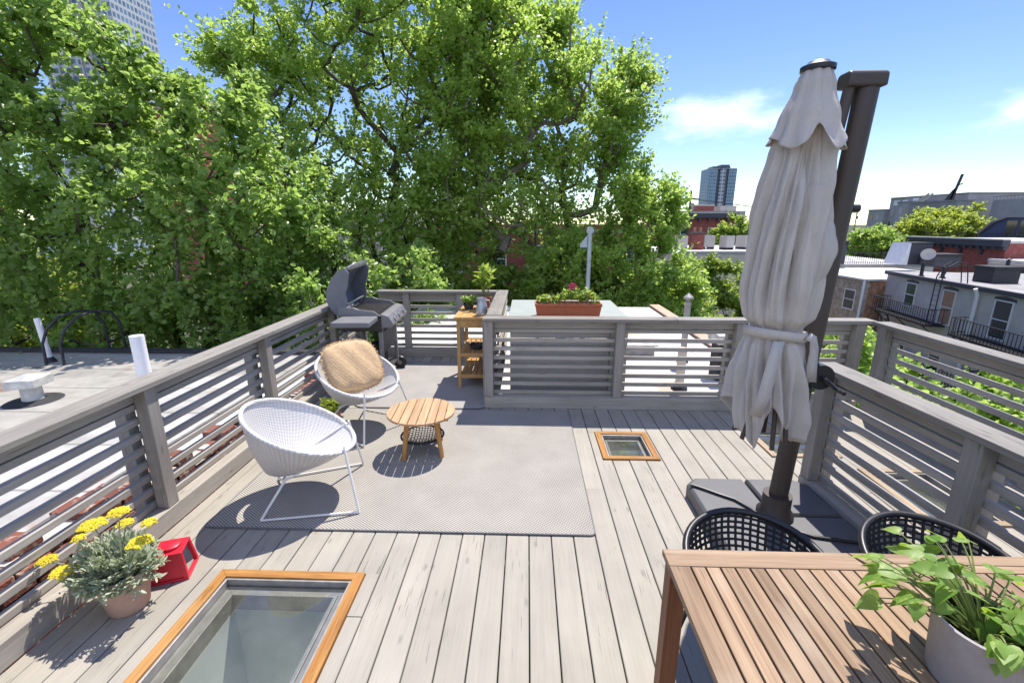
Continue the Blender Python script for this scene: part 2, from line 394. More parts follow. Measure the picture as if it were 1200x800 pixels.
# skyscraper facade: rows of glass between pale piers (a facade pattern in real metres)
def facade(name, wall, glass, fw, fh, gw=.62, gh=.6, rough=.2, axis='h'):
    t = NT(name)
    sp = t.n('SeparateXYZ'); t.l(t.n('TexCoord').outputs['Object'], sp.inputs[0])
    u = t.math('ADD', sp.outputs[0], sp.outputs[1]); 
    fu = t.math('FRACT', t.math('MULTIPLY', u, 1/fw)); fz = t.math('FRACT', t.math('MULTIPLY', sp.outputs[2], 1/fh))
    m = t.math('MULTIPLY', t.math('LESS_THAN', fu, gw), t.math('LESS_THAN', fz, gh))
    wn = t.n('TexWhiteNoise', noise_dimensions='2D'); cb = t.n('CombineXYZ')
    t.l(t.math('FLOOR', t.math('MULTIPLY', u, 1/fw)), cb.inputs[0]); t.l(t.math('FLOOR', t.math('MULTIPLY', sp.outputs[2], 1/fh)), cb.inputs[1]); t.l(cb.outputs[0], wn.inputs['Vector'])
    g = t.mix(1, glass, t.ramp(wn.outputs['Value'], [(0, .7), (1, 1.35)]), 'MULTIPLY')
    c = t.mix(m, wall, g)
    b = t.bsdf(c, .5, 0, .5); t.l(t.math('SUBTRACT', .6, t.math('MULTIPLY', m, .6-rough)), b.inputs['Roughness'])
    return t.done(b)
M['fac_tower'] = facade('tower curtain wall', (.26,.34,.42), (.09,.16,.25), 1.9, 3.4, .7, .72)
M['fac_tower_dark'] = simple('tower dark recess', (.06,.075,.10), .3)
M['fac_left'] = facade('skyscraper facade', (.46,.47,.5), (.10,.14,.21), 3.2, 3.6, .66, .62)
M['fac_low'] = facade('office facade', (.50,.52,.54), (.16,.24,.34), 2.4, 3.6, .7, .6)

def ground_mat():
    t = NT('yards and streets'); v = t.vec(geo=True)
    c = t.mix(t.ramp(t.noise(v, .06, 5), [(.42, 0.), (.58, 1.)]), (.05,.085,.025), (.11,.10,.085))
    return t.done(t.bsdf(c, .95, 0, .1, t.noise(v, 2., 4), .4, .1))
M['ground'] = ground_mat()

# ------------------------------------------------------------------ ground and deck
mb = MB(); mb.add([(-4000,-4000,-10),(4000,-4000,-10),(4000,4000,-10),(-4000,4000,-10)], [(0,1,2,3)])
structure(part('ground', mb, M['ground'], recalc=False))

XL, XR = -2.34, 3.5
SKY = [(-1.75,-.915,1.02,2.168), (.665,1.15,3.53,4.055), (2.13,2.72,3.62,4.22), (2.72,3.28,2.72,3.44)]
def deck_boards():
    mb = MB(); w, gap = .1365, .0065; step = w + gap
    k0 = math.floor((XL - .03)/step) - 1
    r = random.Random(3)
    x = .03 + k0*step
    while x < XR:
        x0, x1 = max(x, XL), min(x + w, XR)
        if x1 - x0 > .01:
            yend = 6.66 if x1 < -.40 else 4.715
            pieces = [(x0, x1, -2.4, yend)]
            for (sx0,sx1,sy0,sy1) in SKY:
                ns = []
                for (a0,a1,b0,b1) in pieces:
                    if a1 <= sx0 or a0 >= sx1 or b1 <= sy0 or b0 >= sy1: ns.append((a0,a1,b0,b1)); continue
                    ns += [(a0,a1,b0,sy0-.003),(a0,a1,sy1+.003,b1)]
                    if a0 < sx0-.012: ns.append((a0,sx0-.003,sy0-.0025,sy1+.0025))
                    if a1 > sx1+.012: ns.append((sx1+.003,a1,sy0-.0025,sy1+.0025))
                pieces = ns
            cuts = sorted([r.uniform(-1.6, .9), r.uniform(1.6, 2.5) if x < .3 else r.uniform(3.0, 3.4), r.uniform(4.6, 5.6)])
            cuts = [c for c in cuts if r.random() < (.3 if c < 2.6 else .55)]
            for (p0, p1, a, b) in pieces:
                ys = [a] + [c for c in cuts if a + .25 < c < b - .25] + [b]
                for q in range(len(ys) - 1):
                    dz = r.uniform(-.0025, .0015)
                    y0, y1 = ys[q] + (.0015 if q else 0), ys[q+1] - (.0015 if q < len(ys) - 2 else 0)
                    e = min(.0035, (p1-p0)*.3)
                    poly = [(p0,-.025+dz),(p1,-.025+dz),(p1,-e+dz),(p1-e,dz),(p0+e,dz),(p0,-e+dz)]
                    mb.yprism(poly, y0, y1)
        x += step
    return mb
structure(part('deck_floor', deck_boards(), M['deck']))
mb = MB()
for y in (-2, -1.5, -1, -.5, 0, .5, .92, 2.3, 2.55, 3.0, 3.45, 4.3, 4.55):
    for (a, b) in ((-2.34,-1.8),(-.86,.62),(1.2,2.08),(3.33,3.5)): mb.box(a, b, y, y+.04, -.2, -.028)
structure(part('deck_joists', mb, M['fence_x']))

# ------------------------------------------------------------------ railings
def fence(name, label, p0, p1, inn, posts, top=1.0, slats=8, outer=True, group='slatted railings round the deck', kerb=True, cap0=0., cap1=0., kerb_h=.13, s0=0., s1=0.):
    p0, p1 = Vector(p0), Vector(p1); d = p1 - p0; L = d.length
    rt = root(name, label, 'railing', (p0.x, p0.y, 0), math.atan2(d.y, d.x), group)
    s = -inn
    if kerb:
        k = MB(); k.box(0, L, 0, s*.10, .001, kerb_h); part('kerb_board', k, M['fence_x'], rt, bevel=.004)
    for t in posts:
        m = MB(); m.box(t-.046, t+.046, s*.006, s*.086, kerb_h+.002 if kerb else .001, top-.037); part('post', m, M['fence_z'], rt, bevel=.004)
        if outer:
            m = MB(); m.box(t-.075, t+.0, s*.132, s*.21, -.15, top-.04); part('post', m, M['fence_z'], rt, bevel=.004)
    m = MB(); z = top - .155; r = random.Random(int(L*100))
    for i in range(slats):
        x = s0
        mb2 = r.uniform(-.003, .003)
        m.box(s0, L-s1, s*(.090+mb2), s*(.128+mb2), z-.0205+mb2, z+.0205+mb2); z -= .0985
    part('slat_panel', m, M['fence_x'], rt, bevel=.003)
    m = MB(); m.box(s0, L-s1, s*.088, s*.128, top-.125, top-.0375); part('top_board', m, M['fence_x'], rt, bevel=.003)
    m = MB(); n = max(1, round(L/2.6)); 
    for i in range(n): m.box(-cap0+(L+cap0+cap1)*i/n + (.001 if i else 0), -cap0+(L+cap0+cap1)*(i+1)/n - (.001 if i < n-1 else 0), -s*.022, s*.142, top-.035, top)
    part('cap_rail', m, M['cap_x'], rt, bevel=.004)
    return rt
fence('deck_railing', 'long slatted grey railing along the left edge of the deck beside the white chairs', (-2.34,-1.2), (-2.34,6.56), -1, [1.0, 2.4, 3.8, 5.13, 6.62, 7.6], cap1=.02, s1=.0)
fence('deck_railing', 'short slatted railing behind the grill at the far end of the deck', (-2.20,6.56), (-.42,6.56), -1, [.42, 1.22, 1.70], cap1=.0)
fence('deck_railing', 'short slatted railing running beside the wooden cart', (-.415,6.70), (-.415,4.80), -1, [.10], cap0=.0, cap1=.0, outer=False, s1=0.)
fence('deck_railing', 'slatted railing in front of the grey bulkhead and its flower box', (-.45,4.62), (3.5,4.62), -1, [.05, 1.43, 2.66, 3.86], cap0=.0, cap1=.035, s0=.0)
fence('deck_railing', 'slatted railing along the right edge overlooking the fire escapes', (3.5,4.58), (3.5,-.6), -1, [.09, 1.62, 3.2, 4.7], cap0=.0)
fence('deck_railing', 'inner slatted railing beside the closed parasol and its base', (2.055,3.13), (2.20,.4), -1, [.046, 1.10, 2.3], cap0=.03)

# ------------------------------------------------------------------ skylights
def skylight(label, x0, x1, y0, y1, fw=.055, depth=1.9, inner=.058, wd='cedar'):
    rt = root('skylight', label, 'skylight', ((x0+x1)/2, (y0+y1)/2, 0), 0, 'skylights let into the deck')
    a, b = (x1-x0)/2, (y1-y0)/2
    for nm, pts, mt in (('frame_board', [(-a,b),(a,b),(a-fw,b-fw),(-a+fw,b-fw)], wd+'_x'), ('frame_board', [(-a,-b),(a,-b),(a-fw,-b+fw),(-a+fw,-b+fw)], wd+'_x'),
                        ('frame_board', [(-a,-b),(-a,b),(-a+fw,b-fw),(-a+fw,-b+fw)], wd+'_y'), ('frame_board', [(a,-b),(a,b),(a-fw,b-fw),(a-fw,-b+fw)], wd+'_y')):
        m = MB(); m.prism(pts, -.03, .014); part(nm, m, M[mt], rt, bevel=.002)
    ia, ib = a-fw-.002, b-fw-.002
    m = MB()                                             # grey metal flashing stepping down to the glass
    def ringf(a0,b0,a1,b1,z0,z1):
        m.prism([(-a0,b0),(a0,b0),(a1,b1),(-a1,b1)], z0, z1); m.prism([(-a0,-b0),(a0,-b0),(a1,-b1),(-a1,-b1)], z0, z1)
        m.prism([(-a0,-b0),(-a0,b0),(-a1,b1),(-a1,-b1)], z0, z1); m.prism([(a0,-b0),(a0,b0),(a1,b1),(a1,-b1)], z0, z1)
    ringf(ia, ib, ia-.012, ib-.012, -.09, .004)
    ringf(ia-.013, ib-.013, ia-inner, ib-inner, -.075, -.045)
    ringf(ia-inner-.001, ib-inner-.001, ia-inner-.02, ib-inner-.02, -.13, -.036)
    part('flashing', m, M['flash'], rt, bevel=.002)
    m = MB(); m.add([(-ia+.014,-ib+.014,-.03),(ia-.014,-ib+.014,-.03),(ia-.014,ib-.014,-.03),(-ia+.014,ib-.014,-.03)], [(0,1,2,3)]); part('glass_pane', m, M['glass'], rt, recalc=False)
    ja, jb = ia-inner-.021, ib-inner-.021
    m = MB(); m.add([(-ja,-jb,-.13),(ja,-jb,-.13),(ja,jb,-.13),(-ja,jb,-.13),(-ja,-jb,-depth),(ja,-jb,-depth),(ja,jb,-depth),(-ja,jb,-depth)],
                    [(0,1,5,4),(1,2,6,5),(2,3,7,6),(3,0,4,7),(4,5,6,7)])
    part('shaft', m, M['shaft'], rt, recalc=False)
    m = MB(); m.box(-ja*.2, ja*.75, -jb*.98, jb*.22, -depth+.004, -depth+.03); part('carpet', m, M['shaft_floor'], rt)
    return rt
skylight('large glass skylight with orange timber frame beside the yellow flower pot', *SKY[0], depth=1.25)
skylight('small square skylight in orange frame on open boards between rug and parasol', *SKY[1], fw=.05, inner=.03, depth=.5)
skylight('small skylight half hidden behind the closed parasol', *SKY[2], fw=.05, inner=.03, depth=.5, wd='greyed')
skylight('skylight behind the inner railing on the far right strip of deck', *SKY[3], fw=.05, inner=.03, depth=.5, wd='greyed')

# ------------------------------------------------------------------ rugs
def rug(name, label, x0, x1, y0, y1, z, mat, rad, rz=0.):
    rt = root(name, label, 'rug', ((x0+x1)/2, (y0+y1)/2, z), rz)
    a, b = (x1-x0)/2, (y1-y0)/2
    def rr(a, b, r):
        P = []
        for cx, cy, s in ((a-r,b-r,0),(-a+r,b-r,90),(-a+r,-b+r,180),(a-r,-b+r,270)):
            for k in range(7): q = R(s+15*k); P.append((cx+r*math.cos(q), cy+r*math.sin(q)))
        return P
    m = MB(); m.prism(rr(a-.008, b-.008, rad), .0, .007); part('woven_field', m, M[mat], rt)
    m = MB(); o, i = rr(a, b, rad+.006), rr(a-.0085, b-.0085, rad); n = len(o)
    m.add([(x,y,0) for x,y in o]+[(x,y,.0085) for x,y in o]+[(x,y,.0085) for x,y in i]+[(x,y,0) for x,y in i],
          [(k,(k+1)%n,n+(k+1)%n,n+k) for k in range(n)]+[(n+k,n+(k+1)%n,2*n+(k+1)%n,2*n+k) for k in range(n)]+[(2*n+k,2*n+(k+1)%n,3*n+(k+1)%n,3*n+k) for k in range(n)])
    part('binding', m, M['rug_edge'], rt); return rt
rug('outdoor_rug', 'large grey flatweave rug with fine diagonal stripes under the round table', -2.13, .46, 2.535, 4.545, .004, 'rug', .03)
rug('outdoor_mat', 'plain pale grey mat with rounded corners under the wooden cart', -1.92, -.40, 4.575, 6.25, .004, 'rug_plain', .14)

# ------------------------------------------------------------------ white bowl chairs
def bowl_chair(label, loc, rz):
    rt = root('bowl_chair', label, 'chair', loc, rz, 'white woven bowl chairs')
    # rings from the rim (tilted ellipse) down to the small flat bottom set towards the back
    NA, NR = 96, 22
    rim_c, rim_r, tilt = Vector((0,0,.55)), .385, R(25)
    bot_c, bot_r = Vector((-.13,0,.245)), .135
    def pt(k, i, off=0.):
        a = 2*math.pi*k/NA; t = i/NR
        rp = rim_c + Vector((rim_r*math.cos(a)*math.cos(tilt), rim_r*math.sin(a), -rim_r*math.cos(a)*math.sin(tilt)))
        if i <= 15:
            u = i/15
            bp = bot_c + Vector((bot_r*math.cos(a), bot_r*math.sin(a), -bot_r*math.cos(a)*.10))
            p = rp.lerp(bp, u); bul = math.sin(math.pi*u)*.020
            out = Vector((math.cos(a), math.sin(a), -.35)); return p + out*(bul+off)
        u = (i-15)/(NR-15)
        q = bot_r*(1-u); return bot_c + Vector((q*math.cos(a), q*math.sin(a), -q*math.cos(a)*.10 - .012*math.sin(u*1.57) - off))
    m = MB(); vs = [pt(k,i) for i in range(NR+1) for k in range(NA)]
    fs = []
    for i in range(NR):
        for k in range(NA):
            ac = abs(((k/NA+.5) % 1.0) - .5)             # open slot between seat and back
            if 11 <= i <= 12 and abs(k/NA-.5) < .085: continue
            fs.append((i*NA+k, i*NA+(k+1)%NA, (i+1)*NA+(k+1)%NA, (i+1)*NA+k))
    m.add(vs, fs)
    sh = part('woven_shell', m, M['white_weave'], rt, smooth=True, recalc=False)
    so = sh.modifiers.new('thick', 'SOLIDIFY'); so.thickness = .008; so.offset = 0
    m = MB(); ring = [pt(k,0) for k in range(NA)]; ring.append(ring[0]); m.tube(ring, .0155, 10, False); part('rim', m, M['white_weave'], rt, smooth=True)
    def leg(top, foot):
        m = MB(); m.tube([top, foot], .0085, 8); part('leg', m, M['white_steel'], rt, smooth=True)
    F = [(.37,-.34,.012),(.37,.34,.012),(-.26,-.27,.012),(-.26,.27,.012)]
    T = [(.30,-.22,.455),(.30,.22,.455),(-.10,-.15,.235),(-.10,.15,.235)]
    for t, f in zip(T, F): leg(t, f)
    for s in (0, 1):
        m = MB(); m.tube([F[s], F[s+2]], .0075, 8); part('floor_bar', m, M['white_steel'], rt, smooth=True)
    m = MB(); m.tube([(-.12,-.165,.226),(-.12,.165,.226)], .009, 8); m.tube([(-.10,-.16,.226),(.28,-.235,.43)], .0075, 8); m.tube([(-.10,.16,.226),(.28,.235,.43)], .0075, 8)
    part('seat_frame', m, M['white_steel'], rt, smooth=True)
    return rt
bowl_chair('empty white woven bowl chair nearest the skylight and flower pot', (-1.60,2.93,.012), R(17))
bowl_chair('white woven bowl chair holding the jute cushion in front of the grill', (-1.62,4.13,.012), R(-27))

def cushion():
    rt = root('jute_cushion', 'round-cornered tan jute cushion with frayed edge in the far white chair', 'cushion', (-1.635,4.06,.655), R(-22))
    rt.rotation_euler = (0, R(-36), R(-42))
    m = MB(); N = 36
    def prof(u, v):
        e = (1-abs(u)**3.2)*(1-abs(v)**3.2); return max(e, 0)**.55
    vs = []
    for sgn in (1, -1):
        for i in range(N+1):
            for j in range(N+1):
                u, v = -1+2*i/N, -1+2*j/N
                k = 1-.20*(u*u*v*v)
                th = prof(u, v)*.075*sgn + .006*math.sin(9*u+4*v)*prof(u, v)
                vs.append((th, u*.272*k, v*.25*k))
    n1 = (N+1)**2
    fs = [(s*n1+i*(N+1)+j, s*n1+(i+1)*(N+1)+j, s*n1+(i+1)*(N+1)+j+1, s*n1+i*(N+1)+j+1) for s in (0,1) for i in range(N) for j in range(N)]
    m.add(vs, fs); part('cover', m, M['burlap'], rt, smooth=True)
    m = MB(); r = random.Random(5)
    for q in range(420):
        t = q/420*4; s = int(t); f = -1+2*(t-s)
        y, z = ((f,-1),(1,f),(-f,1),(-1,-f))[s]
        k = 1-.20*(y*y*z*z)
        c = Vector((r.uniform(-.006,.006), y*.268*k, z*.246*k)); o = Vector((r.uniform(-.6,.6), y if abs(y) > .98 else r.uniform(-.3,.3), z if abs(z) > .98 else r.uniform(-.3,.3))).normalized()
        L = r.uniform(.012,.03); w = Vector((0, -o.z, o.y)); w = (w.normalized() if w.length > .01 else Vector((0,1,0)))*.006
        m.add([c-w, c+w, c+o*L+w*.6+Vector((r.uniform(-.008,.008),0,0)), c+o*L-w*.6], [(0,1,2,3)])
    part('frayed_edge', m, M['burlap'], rt)
    return rt
cushion()

# ------------------------------------------------------------------ round slatted table
def round_table():
    rt = root('round_table', 'small round slatted wooden table with black mesh tray on the grey rug', 'table', (-.905,3.635,.012), R(4))
    rad, H = .292, .375; n = 8; w = 2*rad/n
    m = MB()
    for i in range(n):
        xa, xb = -rad + i*w + .0042, -rad + (i+1)*w - .0042
        P = []
        xs = [xa + (xb-xa)*k/8 for k in range(9)]
        top = [(x, math.sqrt(max(rad*rad-x*x, 0))) for x in xs]
        P = top + [(x, -y) for x, y in reversed(top)]
        P = [p for k, p in enumerate(P) if k == 0 or (Vector(p)-Vector(P[k-1])).length > 1e-4]
        m.prism(P, H-.020, H)
    part('tabletop', m, M['stool_top'], rt, bevel=.002)
    m = MB(); m.box(-.24,.24,-.12,-.08,H-.052,H-.029); m.box(-.24,.24,.08,.12,H-.052,H-.029); part('batten', m, M['stool_leg'], rt)
    for a in (45,135,225,315):
        c, s = math.cos(R(a+8)), math.sin(R(a+8))
        m = MB(); m.tube([(c*.165,s*.165,H-.03),(c*.225,s*.225,0)], [.023,.019], 14); part('leg', m, M['stool_leg'], rt, smooth=True)
    m = MB(); N = 40
    ring = [(.185*math.cos(2*math.pi*k/N), .185*math.sin(2*math.pi*k/N), .145) for k in range(N+1)]; m.tube(ring, .007, 8, False)
    part('tray_rim', m, M['black_rope'], rt, smooth=True)
    m = MB()
    for k in range(-7, 8):
        q = k*.0255; h = math.sqrt(.185**2-q*q)
        f = lambda t: .145 - .05*(1-(q*q+(t*h)**2)/.185**2)
        m.tube([(q, t*h, f(t)) for t in (-1,-.6,-.2,.2,.6,1)], .0035, 5); m.tube([(t*h, q, f(t)+.004) for t in (-1,-.6,-.2,.2,.6,1)], .0035, 5)
    part('mesh_tray', m, M['black_rope'], rt, smooth=True)
round_table()

# ------------------------------------------------------------------ wooden cart
def cart():
    x0, x1, y0, y1, H = -.855, -.43, 5.18, 5.98, .88
    rt = root('kitchen_cart', 'light wooden cart with two slatted shelves beside the railing corner', 'cart', ((x0+x1)/2, (y0+y1)/2, .012))
    a, b = (x1-x0)/2, (y1-y0)/2
    m = MB(); 
    for i in range(5): m.box(-a+i*2*a/5+.0006, -a+(i+1)*2*a/5-.0006, -b, b, H-.028, H)
    part('worktop', m, M['pine_y'], rt, bevel=.002)
    for sx in (-1,1):
        for sy in (-1,1):
            m = MB(); cx, cy = sx*(a-.05), sy*(b-.05); m.box(cx-.021,cx+.021,cy-.021,cy+.021,0,H-.029); part('leg', m, M['pine_z'], rt, bevel=.003)
    m = MB(); m.box(-a+.072,a-.072,-b+.031,-b+.05,H-.125,H-.029); m.box(-a+.072,a-.072,b-.05,b-.031,H-.125,H-.029)
    m.box(-a+.03,-a+.05,-b+.072,b-.072,H-.125,H-.029); m.box(a-.05,a-.03,-b+.072,b-.072,H-.125,H-.029)
    part('apron', m, M['pine_y'], rt, bevel=.002)
    for z in (.425, .155):
        m = MB(); 
        m.box(-a+.072,a-.072,-b+.032,-b+.062,z-.03,z+.012); m.box(-a+.072,a-.072,b-.062,b-.032,z-.03,z+.012)
        for i in range(5): u = -a+.05+i*(2*a-.1)/5; m.box(u+.006, u+(2*a-.1)/5-.006, -b+.063, b-.063, z-.012, z+.004)
        part('shelf', m, M['pine_y'], rt, bevel=.002)
    m = MB(); m.tube([(-a+.05,-b+.08,.2),(-a+.05,b-.08,.6)], .008, 6); m.tube([(a-.05,-b+.08,.2),(a-.05,b-.08,.6)], .008, 6); part('brace', m, M['pine_y'], rt)
cart()
def jug():
    rt = root('metal_jug', 'galvanised metal jug with handle on the wooden cart', 'jug', (-.535,5.34,.892))
    m = MB(); m.lathe([(.0,.0),(.068,.0),(.072,.01),(.066,.10),(.05,.16),(.052,.19),(.058,.205),(.054,.205),(.047,.19),(.045,.16),(.06,.1),(.06,.02),(0,.02)], 32); part('body', m, M['galv'], rt, smooth=True)
    m = MB(); m.tube([(.05,0,.18),(.09,0,.175),(.105,0,.13),(.09,0,.07),(.068,0,.06)], .006, 8); part('handle', m, M['galv'], rt, smooth=True)
jug()
m = MB(); m.lathe([(0,0),(.06,0),(.085,.035),(.09,.06),(.085,.06),(.08,.04),(.055,.01),(0,.01)], 28)
tag(part('iron_bowl', m, M['grill_dark'], smooth=True, loc=(-.62,5.45,.443)), 'small dark iron bowl on the middle shelf of the wooden cart', 'bowl')

# ------------------------------------------------------------------ leaf helpers
def leafset(name, P, D, N, L, W, fold=.12, droop=.0):
    """one mesh of many leaves: base point P, direction D, normal hint N (numpy Nx3), length L, width W (N)"""
    P = np.asarray(P, float); D = np.asarray(D, float); N = np.asarray(N, float); L = np.asarray(L, float)[:,None]; W = np.asarray(W, float)[:,None]
    D /= np.linalg.norm(D, axis=1, keepdims=True) + 1e-9
    S = np.cross(D, N); S /= np.linalg.norm(S, axis=1, keepdims=True) + 1e-9
    U = np.cross(S, D)
    n = len(P)
    v = np.empty((n, 6, 3))
    v[:,0] = P; v[:,1] = P + D*L*.38 + S*W*.5 + U*W*fold; v[:,2] = P + D*L*.72 + S*W*.36 + U*(W*fold*.6) - U*L*droop*.5
    v[:,3] = P + D*L - U*L*droop; v[:,4] = P + D*L*.72 - S*W*.36 + U*(W*fold*.6) - U*L*droop*.5; v[:,5] = P + D*L*.38 - S*W*.5 + U*W*fold
    return quads(name, v.reshape(-1,3), n)
def quads(name, V, n):
    """n hexagonal leaves, each split along the midrib into two quads"""
    me = bpy.data.meshes.new(name)
    me.vertices.add(len(V)); me.vertices.foreach_set('co', V.ravel().astype(np.float32))
    base = (np.arange(n)*6)[:,None]
    idx = np.concatenate([base+np.array([[0,1,2,3]]), base+np.array([[0,3,4,5]])], axis=1).reshape(-1)
    me.loops.add(len(idx)); me.loops.foreach_set('vertex_index', idx.astype(np.int32))
    me.polygons.add(2*n); me.polygons.foreach_set('loop_start', (np.arange(2*n)*4).astype(np.int32)); me.polygons.foreach_set('loop_total', np.full(2*n, 4, np.int32))
    me.update(calc_edges=True); me.validate(); return me

def unit(g, n):
    v = g.normal(size=(n,3)); return v/np.linalg.norm(v, axis=1, keepdims=True)

def foliage(name, centers, g, sprays, per, slen, leaf, up=.55, outw=.5, core=None, droop=.15, wide=.85, jit=.10):
    """leafy sprays round cluster centres: every spray is a twig with leaves along it"""
    C = np.repeat(np.asarray(centers), sprays, axis=0)
    ctr = np.asarray(core) if core is not None else C.mean(axis=0)
    out = C - ctr; out /= np.linalg.norm(out, axis=1, keepdims=True)+1e-9
    d = unit(g, len(C))*.85 + out*outw + np.array([0,0,up]); d /= np.linalg.norm(d, axis=1, keepdims=True)
    sl = slen*g.uniform(.55, 1.25, len(C))
    o = C + unit(g, len(C))*(slen*.35*g.uniform(0,1,(len(C),1)))
    k = np.tile(np.linspace(.08, 1., per), len(C))
    P0 = np.repeat(o, per, axis=0); DD = np.repeat(d, per, axis=0); SL = np.repeat(sl, per)
    bend = np.array([0,0,-1.])*(k**2*SL*droop)[:,None]
    P = P0 + DD*(k*SL)[:,None] + bend + g.normal(size=(len(P0),3))*jit*slen*.35
    ld = DD*.55 + unit(g, len(P))*.8 + np.array([0,0,-.25]); 
    nn = unit(g, len(P))*.75 + np.array([0,0,.85])
    L = leaf*g.uniform(.65, 1.25, len(P)); W = L*wide*g.uniform(.8,1.1,len(P))
    return leafset(name, P, ld, nn, L, W, droop=.12)

def tree(name, label, base, blobs, trunk_r, lm, leaf, sprays, per, slen, seed, bark='bark', cat='tree', group=None, up=.55, outw=.5, lean=(0,0), min_d=.8, top_frac=.6, droop=.15, limb=1.0):
    g = np.random.default_rng(seed)
    rt = root(name, label, cat, base, 0, group)
    b0 = np.array(base, float)
    C = []; core = np.mean([np.array(b[:3]) for b in blobs], axis=0) - b0
    for (cx,cy,cz,rx,ry,rz,n) in blobs:
        tries = 0; got = 0
        while got < n and tries < n*40:
            tries += 1
            u = unit(g, 1)[0]*(g.uniform(.12, 1.0)**.45)
            lump = 1 + .16*math.sin(3.1*u[0]*2+seed) * math.cos(2.7*u[2]*2+seed*.7) + .12*math.sin(5*u[1]+3*u[2]+seed)
            p = np.array([cx,cy,cz]) + u*np.array([rx,ry,rz])*lump - b0
            if C and min(((p-q)**2).sum() for q in C) < (min_d*.8)**2 and tries < n*25: continue
            C.append(p); got += 1
    C = np.array(C)
    # skeleton
    zt = max(b[2]+b[5] for b in blobs) - b0[2]; top = np.array([lean[0], lean[1], zt*top_frac])
    nodes = []; par = []
    K = 12
    for k in range(K+1):
        t = k/K; nodes.append(top*t + np.array([math.sin(t*5+seed)*.12, math.cos(t*4+seed)*.12, 0])*zt*.05); par.append(k-1)
    order = np.argsort(np.linalg.norm((C - top*.7)*np.array([1,1,.8]), axis=1))
    ends = []
    for i in order:
        c = C[i]; A = np.array(nodes); dv = c - A; dist = np.linalg.norm(dv, axis=1)
        cost = dist + np.maximum(0, (A[:,2] - c[2] + .25*dist))*2.0 + (A[:,2] < zt*.18)*50
        j = int(np.argmin(cost)); L = dist[j]; n = max(2, int(L/.7)); prev = j; a = A[j]
        for s in range(1, n+1):
            t = s/n; p = a + dv[j]*t + np.array([0,0,-1])*(math.sin(math.pi*t)*.10*L) + (g.normal(size=3)*.05*L*math.sin(math.pi*t))
            nodes.append(p); par.append(prev); prev = len(nodes)-1
        ends.append(prev)
    nodes = np.array(nodes); w = np.zeros(len(nodes)); ch = [[] for _ in nodes]
    for i, p in enumerate(par):
        if p >= 0: ch[p].append(i)
    for i in range(len(nodes)-1, -1, -1): w[i] = 1 if not ch[i] else sum(w[c] for c in ch[i])
    rad = trunk_r*(w/w[0])**.46*np.where(np.arange(len(nodes)) <= K, 1, limb); rad = np.maximum(rad, .012)
    m = MB()
    for i in range(len(nodes)):
        for q, c in enumerate(ch[i]):
            if i and par[i] >= 0 and max(ch[par[i]], key=lambda z: w[z]) == i and q == int(np.argmax([w[z] for z in ch[i]])): continue
            path = [nodes[i]]; rs = [min(rad[i], rad[c]*1.3)]; k = c
            while True:
                path.append(nodes[k]); rs.append(rad[k])
                if not ch[k]: break
                k = max(ch[k], key=lambda z: w[z])
            m.tube(path, rs, 7 if rs[0] > .06 else 4, False)
    part('trunk', m, M[bark], rt, smooth=True)
    # extra leafing along the last metres of each limb
    fine = nodes[(w <= 3) & (np.arange(len(nodes)) > K)]
    E = [C, fine[g.random(len(fine)) < .35]]
    me = foliage('crown', np.concatenate(E), g, sprays, per, slen, leaf, up, outw, core, droop)
    part('crown', me, M[lm], rt)
    return rt

def bush(name, label, blobs, lm, leaf, sprays, per, slen, seed, cat='shrub', group=None, up=.4, outw=.6, base=None, stem_r=.05):
    bz = base if base else (blobs[0][0], blobs[0][1], min(b[2]-b[5] for b in blobs)-.5)
    return tree(name, label, bz, blobs, stem_r, lm, leaf, sprays, per, slen, seed, cat=cat, group=group, up=up, outw=outw, min_d=.45)

# ------------------------------------------------------------------ potted plants
def spray_plant(rt, g, n_stem, h, spread, leafL, per, lm, pname='leaves', wide=.4, z0=0., up=1.0, droop=.2):
    P=[];D=[];N=[];L=[];W=[]; m = MB()
    for s in range(n_stem):
        a = g.uniform(0, 2*math.pi); o = np.array([math.cos(a)*.03, math.sin(a)*.03, z0])
        tip = np.array([math.cos(a)*spread*g.uniform(.2,1), math.sin(a)*spread*g.uniform(.2,1), z0+h*g.uniform(.5,1)])
        pts = [o + (tip-o)*t + np.array([0,0,h*.15*math.sin(math.pi*t)]) for t in (0,.33,.66,1)]
        m.tube(pts, .0025, 4, False)
        for k in range(per):
            t = g.uniform(.25, 1.0); p = o + (tip-o)*t + np.array([0,0,h*.15*math.sin(math.pi*t)])
            P.append(p); D.append((tip-o)*.8 + unit(g,1)[0]*.25*up); N.append(unit(g,1)[0]*.5+np.array([0,0,1])); q = leafL*g.uniform(.6,1.25); L.append(q); W.append(q*wide)
    part(pname, leafset(pname, P, D, N, L, W, droop=droop), M[lm], rt)
    part('stems', m, M['stem'], rt)

